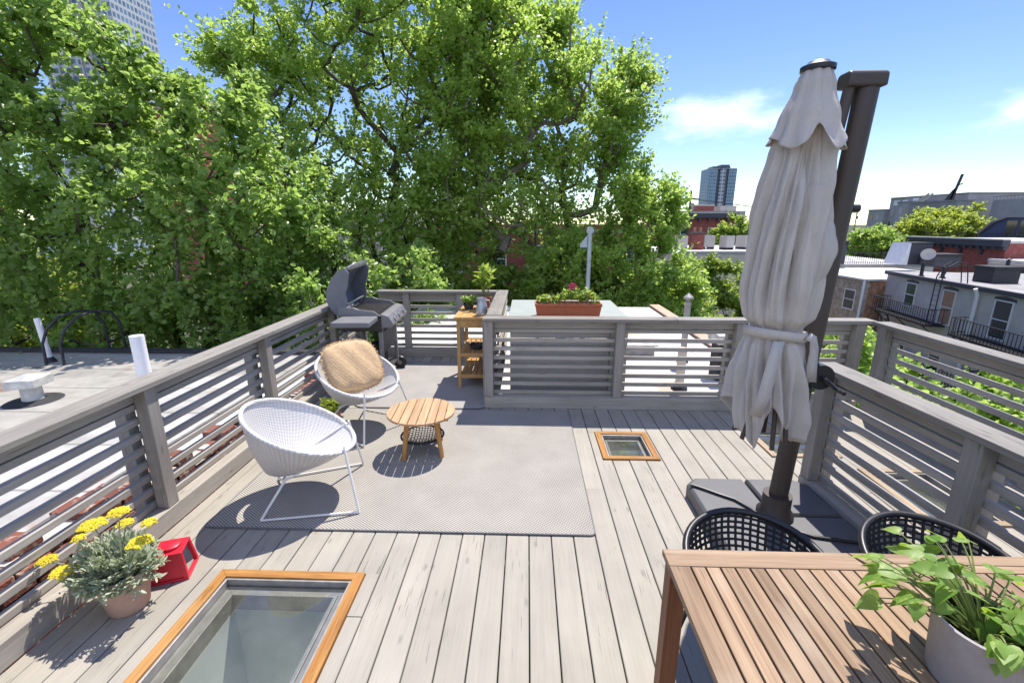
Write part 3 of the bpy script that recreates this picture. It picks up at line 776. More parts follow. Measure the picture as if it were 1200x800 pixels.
def yarrow_pot():
    rt = root('potted_yarrow', 'silver-leaved plant with flat yellow flowers in a tan clay pot', 'potted plant', (-2.075,1.905,0))
    m = MB(); m.lathe([(0,0),(.078,0),(.088,.012),(.118,.20),(.124,.205),(.124,.228),(.112,.228),(.108,.19),(.0,.19)], 40); part('pot', m, M['pinkclay'], rt, smooth=True)
    m = MB(); m.lathe([(.107,.194),(.0,.2)], 24); part('soil', m, M['soil'], rt)
    g = np.random.default_rng(12)
    P=[];D=[];N=[];L=[];W=[]
    for s in range(300):
        a = g.uniform(0,2*math.pi); q = math.sqrt(g.uniform(0,1)); base = np.array([math.cos(a)*.06*q, math.sin(a)*.06*q, .2]); tip = np.array([math.cos(a)*.20*q-.03, math.sin(a)*.18*q, .21+.20*g.uniform(.25,1)*(1.15-q*.6)])
        if q > .75: tip[2] -= .09*g.uniform(0,1)
        for k in range(9):
            t = .35+.65*k/8; p = base+(tip-base)*t
            for sd in (-1,1):
                P.append(p+g.normal(size=3)*.006); side = np.cross(tip-base,[0,0,1.])*sd; D.append((tip-base)*.9+side*1.1+unit(g,1)[0]*.05); N.append(unit(g,1)[0]*.6+np.array([0,0,1])); l = .036*g.uniform(.6,1.3); L.append(l); W.append(l*.34)
    part('leaves', leafset('leaves', P, D, N, L, W), M['yarrow_leaf'], rt)
    heads = [(-.31,-.055,.323,.045),(-.185,-.10,.30,.06),(-.075,-.01,.50,.062),(.105,-.04,.595,.05),(.235,-.03,.535,.035),(.20,-.065,.45,.055),(-.18,-.0,.41,.032),(.02,.06,.46,.04)]
    m = MB()
    for (x,y,z,r) in heads:
        m.tube([(x*.15,y*.2,.2),(x*.55,y*.55,.2+(z-.2)*.6),(x,y,z-.012)], [.004,.0035,.003], 5, False)
    part('stems', m, M['yarrow_leaf'], rt)
    for (x,y,z,r) in heads:
        m = MB(); 
        r *= .9
        for q in range(int(330*(r/.05)**2)):
            a = g.uniform(0,2*math.pi); d = r*math.sqrt(g.uniform(0,1))*(1+.12*math.sin(5*a)); c = Vector((x+d*math.cos(a), y+d*math.sin(a), z+.012*(1-(d/r)**2)+g.uniform(-.004,.004)))
            s = g.uniform(.0045,.0075)
            m.add([c+Vector((s,0,0)),c+Vector((0,s,0)),c+Vector((-s,0,0)),c+Vector((0,-s,0)),c+Vector((0,0,s*.9)),c-Vector((0,0,s*.9))], [(0,1,4),(1,2,4),(2,3,4),(3,0,4),(1,0,5),(2,1,5),(3,2,5),(0,3,5)])
        part('flower_head', m, M['yarrow_flower'], rt)
yarrow_pot()

def red_lantern():
    rt = root('red_lantern', 'red metal lantern with sloping glass sides beside the yellow flower pot', 'lantern', (-2.015,2.15,.001), R(20))
    b, t, h = .085, .062, .155
    m = MB()
    B = [(-b,-b,0),(b,-b,0),(b,b,0),(-b,b,0)]; T = [(-t,-t,h),(t,-t,h),(t,t,h),(-t,t,h)]
    m.box(-b-.006,b+.006,-b-.006,b+.006,0,.014)
    for p, q in zip(B, T): m.beam((p[0]*.93,p[1]*.93,.014), (q[0],q[1],h), .022, .022, (1,0,0))
    m.box(-t-.012,t+.012,-t-.012,t+.012,h,h+.014)
    def face(i, k):
        p0, p1, q0, q1 = Vector(B[i]), Vector(B[k]), Vector(T[i]), Vector(T[k]); o = Vector((0,0,.014))
        n = (p1-p0).cross(q0-p0).normalized()*.003
        m.add([p0*.94+o-n,p1*.94+o-n,q1-n,q0-n,p0*.94+o+n,p1*.94+o+n,q1+n,q0+n], [(0,3,2,1),(4,5,6,7),(0,1,5,4),(1,2,6,5),(2,3,7,6),(3,0,4,7)])
    face(0,1); face(3,0); face(2,3)
    part('body', m, M['red'], rt, bevel=.003)
    m = MB(); m.lathe([(0,h+.014),(.05,h+.014),(.05,h+.03),(.044,h+.034),(0,h+.036)], 28); part('lid', m, M['red'], rt, smooth=True)
    m = MB(); m.add([(b*.92,-b*.75,.016),(b*.92,b*.75,.016),(t*.98,t*.72,h-.002),(t*.98,-t*.72,h-.002)], [(0,1,2,3)]); part('glass_panel', m, M['clear'], rt)
    m = MB(); m.lathe([(0,.0),(.03,.0),(.03,.06),(0,.062)], 20, (0,0,.016)); part('candle', m, M['trim_white'], rt, smooth=True)
red_lantern()

def small_plant(name, label, loc, potr, poth, pm, n, h, spread, leaf, per, lm, seed, wide=.45, cat='potted plant', group=None, droop=.2):
    rt = root(name, label, cat, loc, 0, group)
    m = MB(); m.lathe([(0,0),(potr*.72,0),(potr*.98,poth*.9),(potr,poth),(potr*.9,poth),(potr*.86,poth*.85),(0,poth*.85)], 28); part('pot', m, M[pm], rt, smooth=True)
    spray_plant(rt, np.random.default_rng(seed), n, h, spread, leaf, per, lm, z0=poth*.85, wide=wide, droop=droop); return rt
small_plant('potted_plant', 'low lime green plant on the deck behind the near white chair', (-1.98,4.32,.012), .07, .07, 'terracotta', 34, .13, .15, .05, 9, 'leaf_c', 21, .6)
small_plant('potted_plant', 'tall leafy plant in an orange clay pot on the wooden cart', (-.53,5.86,.892), .075, .13, 'terracotta_red', 14, .42, .16, .12, 7, 'leaf_d', 22, .42, droop=.3)
small_plant('potted_plant', 'small dark pot of low succulents behind the metal jug', (-.74,5.72,.892), .07, .07, 'grill_dark', 22, .12, .13, .05, 8, 'leaf_a', 23, .6)

# ------------------------------------------------------------------ grill
def grill():
    rt = root('gas_grill', 'open dark grey gas grill with raised lid by the far left railing corner', 'grill', (-1.98,5.58,.001), R(3))
    # local: faces +x, width along y
    m = MB()
    m.xprism([(-.37,.70),(.37,.70),(.40,.90),(-.40,.90)], -.25, .24)
    part('cook_box', m, M['grill_dark'], rt, bevel=.01)
    m = MB()
    for i in range(17): y = -.35+i*.0437; m.box(-.20,.21,y-.006,y+.006,.905,.918)
    part('cooking_grate', m, M['grate'], rt)
    m = MB(); m.yprism([(.245,.92),(.33,.90),(.39,.80),(.36,.755),(.245,.755)], -.40, .40); part('control_panel', m, M['grill_body'], rt, bevel=.008)
    dirn = Vector((.10,0,.06)).normalized()
    for y in (-.24, .0, .24):
        m = MB(); c = Vector((.362,y,.852)); m.tube([c, c+dirn*.035], [.03,.026], 16); part('knob', m, M['steel'], rt, smooth=True)
    # end walls beside the grate
    for y in (-.405, .405):
        m = MB(); m.yprism([(-.24,.90),(.24,.90),(.17,.955),(.0,.975),(-.06,1.0),(-.24,1.0)], y-.012, y+.012); part('side_wall', m, M['grill_body'], rt, bevel=.003)
    # lid: curved shell swung open behind the box
    m = MB(); prof = [(-.26,.905),(-.33,.98),(-.37,1.08),(-.355,1.2),(-.30,1.32),(-.22,1.41),(-.13,1.46)]
    inn = [(-.235,.93),(-.29,1.0),(-.325,1.09),(-.312,1.19),(-.265,1.295),(-.20,1.375),(-.125,1.42)]
    poly = prof + inn[::-1]
    m.yprism(poly, -.385, .385)
    part('lid', m, M['grill_lid'], rt, bevel=.006)
    for s in (-1, 1):
        m = MB(); 
        q = [(-.26,.905),(-.33,.98),(-.37,1.08),(-.355,1.2),(-.30,1.32),(-.22,1.41),(-.13,1.46),(-.08,1.40),(-.10,1.28),(-.14,1.16),(-.13,1.05),(-.16,.96)]
        m.yprism(q, s*.386, s*.41); part('lid_end', m, M['grill_lid'], rt, bevel=.004)
    m = MB(); m.tube([(-.12,-.30,1.455),(-.06,-.30,1.49),(-.05,-.22,1.495),(-.05,.22,1.495),(-.06,.30,1.49),(-.12,.30,1.455)], .014, 10); part('lid_handle', m, M['steel'], rt, smooth=True)
    m = MB(); m.tube([(-.17,-.36,1.02),(-.17,.36,1.02)], .012, 8); m.tube([(-.17,-.36,1.02),(-.22,-.36,.94)], .008, 6); m.tube([(-.17,.36,1.02),(-.22,.36,.94)], .008, 6); part('warming_rack', m, M['steel'], rt, smooth=True)
    m = MB(); m.box(-.20,.22,-.80,-.425,.845,.905); part('side_shelf', m, M['grill_body'], rt, bevel=.012)
    m = MB(); m.box(-.22,.24,.425,.45,.60,.86); part('side_shelf', m, M['grill_body'], rt, bevel=.008, label='folded down side shelf')
    for (x, y) in ((-.2,-.36),(.22,-.36),(-.2,.36),(.22,.36)):
        m = MB(); m.box(x-.022,x+.022,y-.022,y+.022,.10 if y > 0 else .0,.70); part('leg', m, M['grill_body'], rt, bevel=.004)
    m = MB(); m.box(-.21,.24,-.35,.35,.14,.165); part('bottom_shelf', m, M['grill_dark'], rt, bevel=.004)
    m = MB(); m.box(.225,.24,-.335,.335,.42,.69); part('front_panel', m, M['grill_dark'], rt, bevel=.003)
    m = MB(); m.box(-.10,.15,-.25,-.02,.17,.45); m.lathe([(.11,.17),(.125,.2),(.125,.38),(.08,.44),(.03,.46)], 20, (.02,.18,0), close=True); part('gas_bottle', m, M['grill_dark'], rt, smooth=True)
    for x in (-.2, .25):
        Mx = Matrix.Rotation(R(90), 4, 'X')
        w = MB(); w.lathe([(.035,-.02),(.082,-.024),(.09,-.012),(.09,.012),(.082,.024),(.035,.02)], 28, (x,.41,.09), Mx, close=True); o = part('wheel', w, M['black_steel'], rt, smooth=True)
        h = MB(); h.lathe([(.0,-.03),(.03,-.03),(.032,.0),(.03,.03),(0,.03)], 16, (x,.41,.09), Mx); part('hub', h, M['grill_body'], o, smooth=True)
grill()

# ------------------------------------------------------------------ parasol
def smoothstep(a, b, x):
    t = max(0., min(1., (x-a)/(b-a))); return t*t*(3-2*t)
def interp(tab, x):
    if x <= tab[0][0]: return tab[0][1]
    for (a, va), (b, vb) in zip(tab, tab[1:]):
        if x <= b: t = (x-a)/(b-a); t = t*t*(3-2*t); return va+(vb-va)*t
    return tab[-1][1]
def parasol():
    bx, by = 1.635, 2.66
    rt = root('cantilever_parasol', 'closed pale canvas cantilever parasol tied round its bronze mast', 'parasol', (bx,by,0))
    # base of four dark slabs
    for i, (sx, sy) in enumerate(((-1,-1),(1,-1),(1,1),(-1,1))):
        m = MB(); a = .445
        P = [(sx*.012,sy*.012),(sx*a,sy*.012),(sx*a,sy*a*.82),(sx*a*.9,sy*a*.93),(sx*a*.82,sy*a),(sx*.012,sy*a)]
        m.prism(P, .002, .085); b = [(x*.93+sx*.012, y*.93+sy*.012) for x, y in P]
        n = len(P); o = len(m.v); m.v += [(x,y,.105) for x,y in b]; m.f += [tuple(o+k for k in range(n))]+[(o-n+k,o-n+(k+1)%n,o+(k+1)%n,o+k) for k in range(n)]
        m.f.remove(tuple(range(n,2*n))); part('base_slab', m, M['base_plastic'], rt, bevel=.006)
    m = MB(); m.lathe([(.11,.106),(.11,.13),(.085,.16),(.085,.26)], 28, close=True); part('mast_socket', m, M['mast'], rt, smooth=True)
    topx, topz = .115, 2.66
    m = MB(); m.tube([(0,0,.16),(topx*.5,0,1.4),(topx,0,topz)], .058, 24, True, .8); part('mast', m, M['mast'], rt, smooth=True)
    m = MB(); m.xprism([(-.055,2.625),(.055,2.625),(.055,2.685),(.04,2.70),(-.04,2.70),(-.055,2.685)], topx-.130, topx+.066); part('mast_cap', m, M['mast'], rt, bevel=.012)
    m = MB(); m.tube([(topx-.098,-.01,2.64),(topx*.66-.150,-.02,1.75)], .027, 16, True, .9); part('arm', m, M['mast'], rt, smooth=True)
    m = MB(); m.tube([(topx*.7+.06,0,2.03),(topx*.7+.10,0,2.03)], .022, 12); part('knob', m, M['black_steel'], rt, smooth=True)
    m = MB(); m.lathe([(0,-.035),(.075,-.035),(.075,.035),(0,.035)], 24, (.09,-.05,1.08), Matrix.Rotation(R(90),4,'X')); m.tube([(.09,-.09,1.08),(.09,-.12,1.08),(.16,-.12,1.02),(.16,-.19,1.02)], .012, 8); part('crank', m, M['black_steel'], rt, smooth=True)
    # canopy
    cx, cy = -.275, -.22
    TB = [(.72,.165),(.83,.20),(.95,.225),(1.1,.216),(1.28,.195),(1.41,.165),(1.48,.222),(1.61,.228),(1.79,.215),(1.96,.205),(2.10,.188),(2.28,.158),(2.42,.125),(2.55,.095),(2.65,.058)]
    NA, NZ = 432, 96
    rp_ = random.Random(31); amp = [rp_.uniform(.55,1.15) for _ in range(24)]; ph = [rp_.uniform(-.12,.12) for _ in range(24)]
    def pleat(t, sharp):                                   # asymmetric fold: a broad panel, then a steep return
        k = math.floor(t); p = t-k; q = amp[int(k) % 24]
        s_ = .68 + ph[int(k) % 24]
        h = p/s_ if p < s_ else (1-p)/(1-s_)
        return q*(h**sharp)
    def hem(a): return .85 + .075*math.cos(4*a+.9) + .055*math.sin(7*a+2.0) + .03*math.sin(3*a)
    def rad(a, z):
        Rz = interp(TB, z); free = smoothstep(1.41, 1.75, z)*.6 + smoothstep(1.40, 1.05, z)*.9 + .22
        tw = .42*math.sin((z-.9)*1.9) + .10*math.sin(z*5.)
        n = 9; t1 = (a % (2*math.pi))/(2*math.pi)*n + tw*1.3
        f1 = pleat(t1 % n, .85); f2 = pleat((t1*2.0+.3+.35*math.sin(z*3)) % (2*n), .75)
        k = .70 + .36*(f1-.32)*min(1, free+.3) + .17*(f2-.4)*free
        k += .05*math.sin(2*a+1.1+z*.8)*free + .018*math.sin(6*a+17*z+2*math.sin(3*a))*smoothstep(1.95,1.5,z) + .010*math.sin(31*a+9*z)*free + .012*math.sin(11*a-23*z)*smoothstep(.9,1.3,z)*smoothstep(1.75,1.5,z)
        dd = (a-4.5+math.pi) % (2*math.pi) - math.pi
        k *= 1 - .55*math.exp(-(dd/.22)**2)*math.exp(-((z-2.26)/.13)**2)
        return max(.03, Rz*k*smoothstep(2.71, 2.43, z) + .05*(1-smoothstep(2.71, 2.43, z)))
    def off(z): return Vector((cx-.02*math.sin((z-.7)*1.6), cy, 0))
    m = MB(); vs = []
    for i in range(NZ+1):
        for k in range(NA):
            a = 2*math.pi*k/NA; z0 = hem(a); z = z0 + (2.63-z0)*i/NZ; r = rad(a, z)
            vs.append(off(z)+Vector((r*math.cos(a), r*math.sin(a), z)))
    fs = [(i*NA+k, i*NA+(k+1)%NA, (i+1)*NA+(k+1)%NA, (i+1)*NA+k) for i in range(NZ) for k in range(NA)]
    m.add(vs, fs); cn = part('canopy', m, M['canvas'], rt, smooth=False, recalc=False); cn.data.shade_smooth()
    so = cn.modifiers.new('thick','SOLIDIFY'); so.thickness = .003
    # vent cape over the top with a long drooping point and a lifted fold on the right
    def bump(a, c, w):
        d = (a-c+math.pi) % (2*math.pi) - math.pi; return math.exp(-(d/w)**2)
    def chem(a):
        return 2.36 + .02*math.sin(5*a) - .085*bump(a,4.0,.42) + .075*bump(a,4.55,.16) - .075*bump(a,4.98,.32) - .03*bump(a,2.7,.4) - .05*bump(a,5.9,.5) - .12*bump(a,1.,.5)
    m = MB(); vs = []; NZ2 = 34
    for i in range(NZ2+1):
        for k in range(NA):
            a = 2*math.pi*k/NA; z0 = chem(a); z = z0+(2.650-z0)*i/NZ2
            fl = (1-i/NZ2); r = interp([(2.05,.205),(2.24,.172),(2.43,.125),(2.58,.086),(2.655,.062)], z)
            r *= .90 + .10*abs(math.sin(4*a+.5))**.6 + .03*math.sin(9*a+5*z)
            r += .05*fl**2*bump(a,4.95,.45) + .02*fl**2*bump(a,2.8,.5) + .012*fl**3*math.sin(11*a)
            vs.append(off(z)+Vector((r*math.cos(a), r*math.sin(a), z)))
    m.add(vs, [(i*NA+k, i*NA+(k+1)%NA, (i+1)*NA+(k+1)%NA, (i+1)*NA+k) for i in range(NZ2) for k in range(NA)])
    vp = part('vent_cape', m, M['canvas'], rt, recalc=False); vp.data.shade_smooth(); so = vp.modifiers.new('thick','SOLIDIFY'); so.thickness = .003
    # billowing fold hanging on the mast side
    m = MB(); c = off(2.0); NU, NV = 30, 40; vs = []
    for i in range(NU+1):
        for j in range(NV+1):
            u, v = i/NU, j/NV; a = R(-105)+u*R(135); z = 2.12 - .50*v - .10*u*(1-v) + .03*math.sin(u*7)
            r = rad(a, max(z,1.45))*.90 + .004 + .028*math.sin(math.pi*v)**1.3*math.sin(math.pi*u)**.8 + .018*math.sin(9*u+6*v)*math.sin(math.pi*u)
            vs.append(off(z)+Vector((r*math.cos(a), r*math.sin(a), z)))
    m.add(vs, [(i*(NV+1)+j,(i+1)*(NV+1)+j,(i+1)*(NV+1)+j+1,i*(NV+1)+j+1) for i in range(NU) for j in range(NV)])
    bf = part('side_fold', m, M['canvas'], rt, recalc=False); bf.data.shade_smooth(); so = bf.modifiers.new('thick','SOLIDIFY'); so.thickness = .003
    m = MB(); c = off(2.7); m.lathe([(.060,2.640),(.074,2.646),(.074,2.664),(.053,2.673),(.043,2.684),(.02,2.690),(0,2.691)], 32, c); part('crown_cap', m, M['black_steel'], rt, smooth=True)
    # tie strap with bow
    m = MB(); vs = []; N = 96
    for k in range(N):
        a = 2*math.pi*k/N
        for z in (1.355, 1.405):
            r = max(.140, rad(a, z)) + .006; r = .5*r+.5*.158
            vs.append(off(z)+Vector((r*math.cos(a), r*math.sin(a), z + .02*math.cos(a+2.5))))
    m.add(vs, [(2*k, 2*((k+1)%N), 2*((k+1)%N)+1, 2*k+1) for k in range(N)])
    st = part('tie_strap', m, M['canvas'], rt, recalc=False); st.data.shade_smooth(); so = st.modifiers.new('thick','SOLIDIFY'); so.thickness = .004
    def strip(pts, w):
        m = MB(); vs = []
        for i, (p, q) in enumerate(pts): vs += [Vector(p)-Vector(q)*w/2, Vector(p)+Vector(q)*w/2]
        m.add(vs, [(2*i,2*i+1,2*i+3,2*i+2) for i in range(len(pts)-1)])
        o = part('strap_end', m, M['canvas'], rt, recalc=False); o.data.shade_smooth(); so = o.modifiers.new('thick','SOLIDIFY'); so.thickness = .004
    o = off(1.38)
    strip([(o+Vector((.10,-.125,1.39)),(.6,.4,.5)),(o+Vector((.145,-.10,1.37)),(.7,.4,.4)),(o+Vector((.165,-.09,1.31)),(.9,.3,.2)),(o+Vector((.168,-.09,1.22)),(1,.2,.1)),(o+Vector((.182,-.085,1.13)),(1,.2,-.1))], .06)
    strip([(o+Vector((-.06,-.158,1.37)),(1,0,0)),(o+Vector((-.09,-.19,1.28)),(1,0,-.2)),(o+Vector((-.125,-.215,1.10)),(1,-.1,-.3)),(o+Vector((-.15,-.205,.98)),(1,-.1,-.3))], .06)
    for (a, zz) in ((3.55,.70),(4.6,.68),(5.1,.71),(3.0,.72)):
        d = Vector((math.cos(a), math.sin(a), 0)); m = MB(); m.tube([off(.9)+d*.12+Vector((0,0,1.0)), off(.9)+d*.15+Vector((0,0,zz+.08))], .0125, 8); part('rib_tip', m, M['mast'], rt, smooth=True)
    m = MB(); m.tube([off(.9)+Vector((0,0,.80)), off(2.7)+Vector((0,0,2.64))], .02, 10); part('hub_pole', m, M['mast'], rt, smooth=True)
parasol()
m = MB(); m.tube([(1.20,2.98,.116),(1.27,2.93,.118),(1.36,2.86,.117),(1.44,2.80,.118),(1.5,2.7,.117),(1.56,2.55,.118),(1.75,2.43,.117),(1.98,2.38,.118),(2.08,2.36,.05),(2.1,2.35,.02)], .010, 8)
tag(part('power_cable', m, M['black_steel'], smooth=True), 'black cable lying across the dark parasol base', 'cable')

# ------------------------------------------------------------------ dining table and plant
def dining_table():
    x0, x1, y0, y1, H = .525, 2.25, .42, 1.50, .75
    rt = root('dining_table', 'slatted reddish wooden dining table carrying the grey plant pot', 'table', (x0,y0,.001))
    Lx, Ly = x1-x0, y1-y0; seam = .70
    m = MB(); m.prism([(0,Ly-.088),(seam+.02,Ly-.088),(seam-.012,Ly),(0,Ly)], H-.026, H); part('end_rail', m, M['teak_x'], rt, bevel=.0025)
    m = MB(); m.prism([(seam+.022,Ly-.05),(Lx,Ly-.05),(Lx,Ly),(seam-.008,Ly)], H-.026, H); m.box(seam+.026,Lx,Ly-.088,Ly-.0525,H-.026,H); part('end_rail', m, M['teak_x'], rt, bevel=.0025)
    m = MB(); m.box(0,.072,0,Ly-.09,H-.026,H)
    n = int((seam-.075)/.0505); st = (seam+.005-.076)/n
    for i in range(n): m.box(.076+i*st+.0034, .076+(i+1)*st-.0034, 0, Ly-.091, H-.024, H-.001)
    part('slat_top', m, M['teak_y'], rt, bevel=.002)
    m = MB(); m.box(seam+.008,seam+.05,0,Ly-.09,H-.026,H); n2 = int((Lx-seam-.06)/.0505)
    for i in range(n2): m.box(seam+.055+i*.0505+.004, seam+.055+(i+1)*.0505-.004, 0, Ly-.091, H-.024, H-.001)
    part('slat_top', m, M['teak_y'], rt, bevel=.002)
    m = MB(); m.box(.04,Lx-.04,Ly-.062,Ly-.040,H-.10,H-.028); m.box(.04,.062,.05,Ly-.065,H-.10,H-.028); m.box(Lx-.062,Lx-.04,.05,Ly-.065,H-.10,H-.028); m.box(seam-.02,seam+.03,.05,Ly-.065,H-.07,H-.028)
    part('apron', m, M['teak_z'], rt, bevel=.002)
    for (x, y) in ((.045,Ly-.04),(Lx-.045,Ly-.04),(.045,.05),(Lx-.045,.05)):
        m = MB(); m.box(x-.032,x+.032,y-.032,y+.032,0,H-.028); part('leg', m, M['teak_z'], rt, bevel=.003)
dining_table()

def pothos():
    px, py = 1.215, 1.005
    rt = root('potted_pothos', 'trailing green heart-leaved plant in a grey pot on the dining table', 'potted plant', (px,py,.752))
    m = MB(); m.lathe([(0,0),(.094,0),(.098,.006),(.112,.182),(.114,.187),(.107,.189),(.104,.182),(.098,.12),(0,.12)], 48); part('pot', m, M['concrete_pot'], rt, smooth=True)
    m = MB(); m.lathe([(.1032,.181),(.0972,.125)], 48); part('pot_lining', m, M['pot_inner'], rt, smooth=True)
    m = MB(); m.lathe([(.096,.128),(.05,.14),(0,.138)], 24); part('soil', m, M['soil'], rt, smooth=True)
    g = np.random.default_rng(41); r = random.Random(9)
    ML = MB(); MS = MB()
    def leaf(base, d, nrm, L):
        d = Vector(d).normalized(); nrm = Vector(nrm); s = d.cross(nrm).normalized(); u = s.cross(d)
        out = [(0,.0),(-.10,.20),(-.06,.36),(.10,.45),(.30,.43),(.52,.33),(.75,.17),(1.,0.)]
        n0 = len(ML.v); cen = [0,.02,.1,.25,.45,.65,.85,1.]
        bend = r.uniform(.12,.35); cup = r.uniform(.12,.3)
        P = lambda a, b: Vector(base)+d*(a*L)+s*(b*L)+u*(abs(b)*cup*L-bend*L*a*a)
        ctr = [P(max(a,0) if i else 0, 0) for i, a in enumerate(cen)]
        lf = [P(a,b) for a,b in out]; rg = [P(a,-b) for a,b in out]
        k = len(out)
        ML.v += [tuple(q) for q in ctr+lf+rg]
        for i in range(k-1):
            ML.f += [(n0+i,n0+i+1,n0+k+i+1,n0+k+i),(n0+i+1,n0+i,n0+2*k+i,n0+2*k+i+1)]
    tips = []
    for q in range(84):
        u = r.random()
        if u < .34: a = r.uniform(1.5,2.9); rr = r.uniform(.10,.25); h = r.uniform(.17,.31)       # towards the far left of the table
        elif u < .84: a = r.uniform(-1.0,1.1); rr = r.uniform(.06,.26); h = r.uniform(.12,.30)
        else: a = r.uniform(-2.2,-.8); rr = r.uniform(.05,.15); h = r.uniform(.17,.24)
        tips.append((a, rr, h))
    tips += [(2.2,.26,.20),(2.45,.22,.13),(1.9,.24,.29),(1.2,.2,.29),(1.5,.2,.3),(.2,.24,.05),(-.3,.22,.07),(-.6,.2,.02)]
    for a, rr, h in tips:
        o = Vector((math.cos(a)*.04*r.random(), math.sin(a)*.04*r.random(), .135)); tip = Vector((math.cos(a)*rr, math.sin(a)*rr, h))
        mid = (o+tip)/2+Vector((0,0,.04+.04*r.random()))
        if h < .1: mid = Vector((math.cos(a)*rr*.75, math.sin(a)*rr*.75, .26))
        pts = [o*(1-t)**2+mid*2*t*(1-t)+tip*t*t for t in (0,.2,.4,.6,.8,1)]
        MS.tube(pts, [.003,.0028,.0026,.0024,.002,.0016], 6, False)
        d = (pts[-1]-pts[-2]).normalized(); d = Vector((d.x+math.cos(a)*.4+r.uniform(-.5,.5), d.y+math.sin(a)*.4+r.uniform(-.5,.5), d.z*.3-r.uniform(.0,.7)))
        leaf(tip, d, (r.uniform(-.6,.6), r.uniform(-.6,.6), 1), r.uniform(.042,.074))
        if r.random() < .6:
            k = pts[3]; dd = Vector((r.uniform(-1,1), r.uniform(-1,1), r.uniform(-.2,.5))); e2 = k+dd.normalized()*.035; MS.tube([k, e2], [.002,.0014], 5, False); leaf(e2, dd+Vector((0,0,-.4)), (r.uniform(-.6,.6), r.uniform(-.6,.6), 1), r.uniform(.035,.06))
    part('leaves', ML, M['pothos'], rt, smooth=True, recalc=False)
    part('stems', MS, M['stem'], rt, smooth=True)
pothos()

def rope_chair(label, loc, rz):
    """black rope armchair: local +y is the back"""
    rt = root('rope_chair', label, 'chair', loc, rz, 'black rope chairs at the dining table')
    rim = []
    for k in range(41):
        t = -1+2*k/40; a = R(90)+t*R(128)
        x, y = .285*math.cos(a), .255*math.sin(a)+.02
        z = .665 - .13*abs(t)**2.2 - (.06 if abs(t) > .9 else 0)*(abs(t)-.9)*10
        rim.append(Vector((x, y+.04*(1-abs(t)), z)))
    rim_s = [Vector((.235*math.cos(a), .225*math.sin(a), .43)) for a in [R(90)+(-1+2*k/40)*R(128) for k in range(41)]]
    m = MB(); m.tube(rim, .0145, 10); part('back_rim', m, M['black_steel'], rt, smooth=True)
    m = MB()
    def surf(t, v):
        f = t*40; i = min(39, int(f)); w = f-i
        a = rim[i].lerp(rim[i+1], w); b = rim_s[i].lerp(rim_s[i+1], w); p = a.lerp(b, v); p.y += 0; 
        c = Vector((p.x, p.y, 0)); 
        if c.length > 1e-5: p += c.normalized()*.02*math.sin(math.pi*v)
        return p
    for k in range(1, 40):
        m.tube([surf(k/40, v/6) for v in range(7)], .0062, 5, False)
    for v in (.11,.22,.33,.44,.55,.66,.77,.88):
        m.tube([surf(k/40, v) for k in range(41)], .0062, 5, False)
    part('rope_back', m, M['black_rope'], rt, smooth=True)
    m = MB(); seat = [Vector((.24*math.cos(2*math.pi*k/40), .225*math.sin(2*math.pi*k/40), .43)) for k in range(41)]; m.tube(seat, .013, 10, False); part('seat_rim', m, M['black_steel'], rt, smooth=True)
    m = MB()
    for k in range(-8, 9):
        q = k*.027; h = .24*math.sqrt(max(0,1-(q/.225)**2)); m.tube([(-h,q,.43),(0,q,.418),(h,q,.43)], .0065, 5, False)
        h = .225*math.sqrt(max(0,1-(q/.24)**2)); m.tube([(q,-h,.434),(q,0,.424),(q,h,.434)], .0065, 5, False)
    part('rope_seat', m, M['black_rope'], rt, smooth=True)
    for sx in (-1,1):
        for sy in (-1,1):
            m = MB(); m.tube([(sx*.17,sy*.16,.43),(sx*.235,sy*.225,0)], [.012,.010], 10); part('leg', m, M['black_steel'], rt, smooth=True)
    return rt
rope_chair('black rope-backed chair tucked under the table corner, in front of the parasol mast', (.955,1.56,.001), R(2))
rope_chair('black rope-backed chair at the table below the inner railing', (1.695,1.56,.001), R(-3))

# ------------------------------------------------------------------ our own house: roof beyond the deck
def own_house():
    rt = root('row_house', 'house under the deck with a bright white coated roof beyond the railing', 'house', (0,0,-10))
    m = MB(); m.box(-2.95,3.62,4.9,12.6,0,9.0); m.box(-2.95,3.62,-6,4.898,0,8.2); part('wall', m, M['brick_red'], rt)
    m = MB(); m.box(-2.95,3.62,4.72,12.6,9.002,9.7); part('roof', m, M['roof_white'], rt)
    m = MB(); m.box(3.46,3.64,5.1,12.6,9.702,9.74); part('parapet', m, M['brick_tan'], rt)
    m = MB(); m.box(3.42,3.68,5.1,12.65,9.742,9.77); part('coping', m, M['pinkclay'], rt)
own_house()
def bulkhead():
    x0, x1, y0, y1 = -.20, 1.13, 4.845, 6.12
    rt = root('roof_bulkhead', 'grey boarded roof hatch box with pale flat lid behind the railing', 'roof hatch', ((x0+x1)/2,(y0+y1)/2,-.3))
    a, b = (x1-x0)/2-.02, (y1-y0)/2-.02
    m = MB(); z = .0
    while z < 1.2: m.box(-a,a,-b,-b+.02,z,min(z+.133,1.2)); z += .136
    m.box(-a,a,-b+.021,b,0,1.2); part('wall', m, M['bulk_paint'], rt, bevel=.002)
    m = MB(); m.box(-a-.02,a+.02,-b-.03,b+.02,1.202,1.25); part('lid', m, M['dark_green_metal'], rt, bevel=.006)
bulkhead()
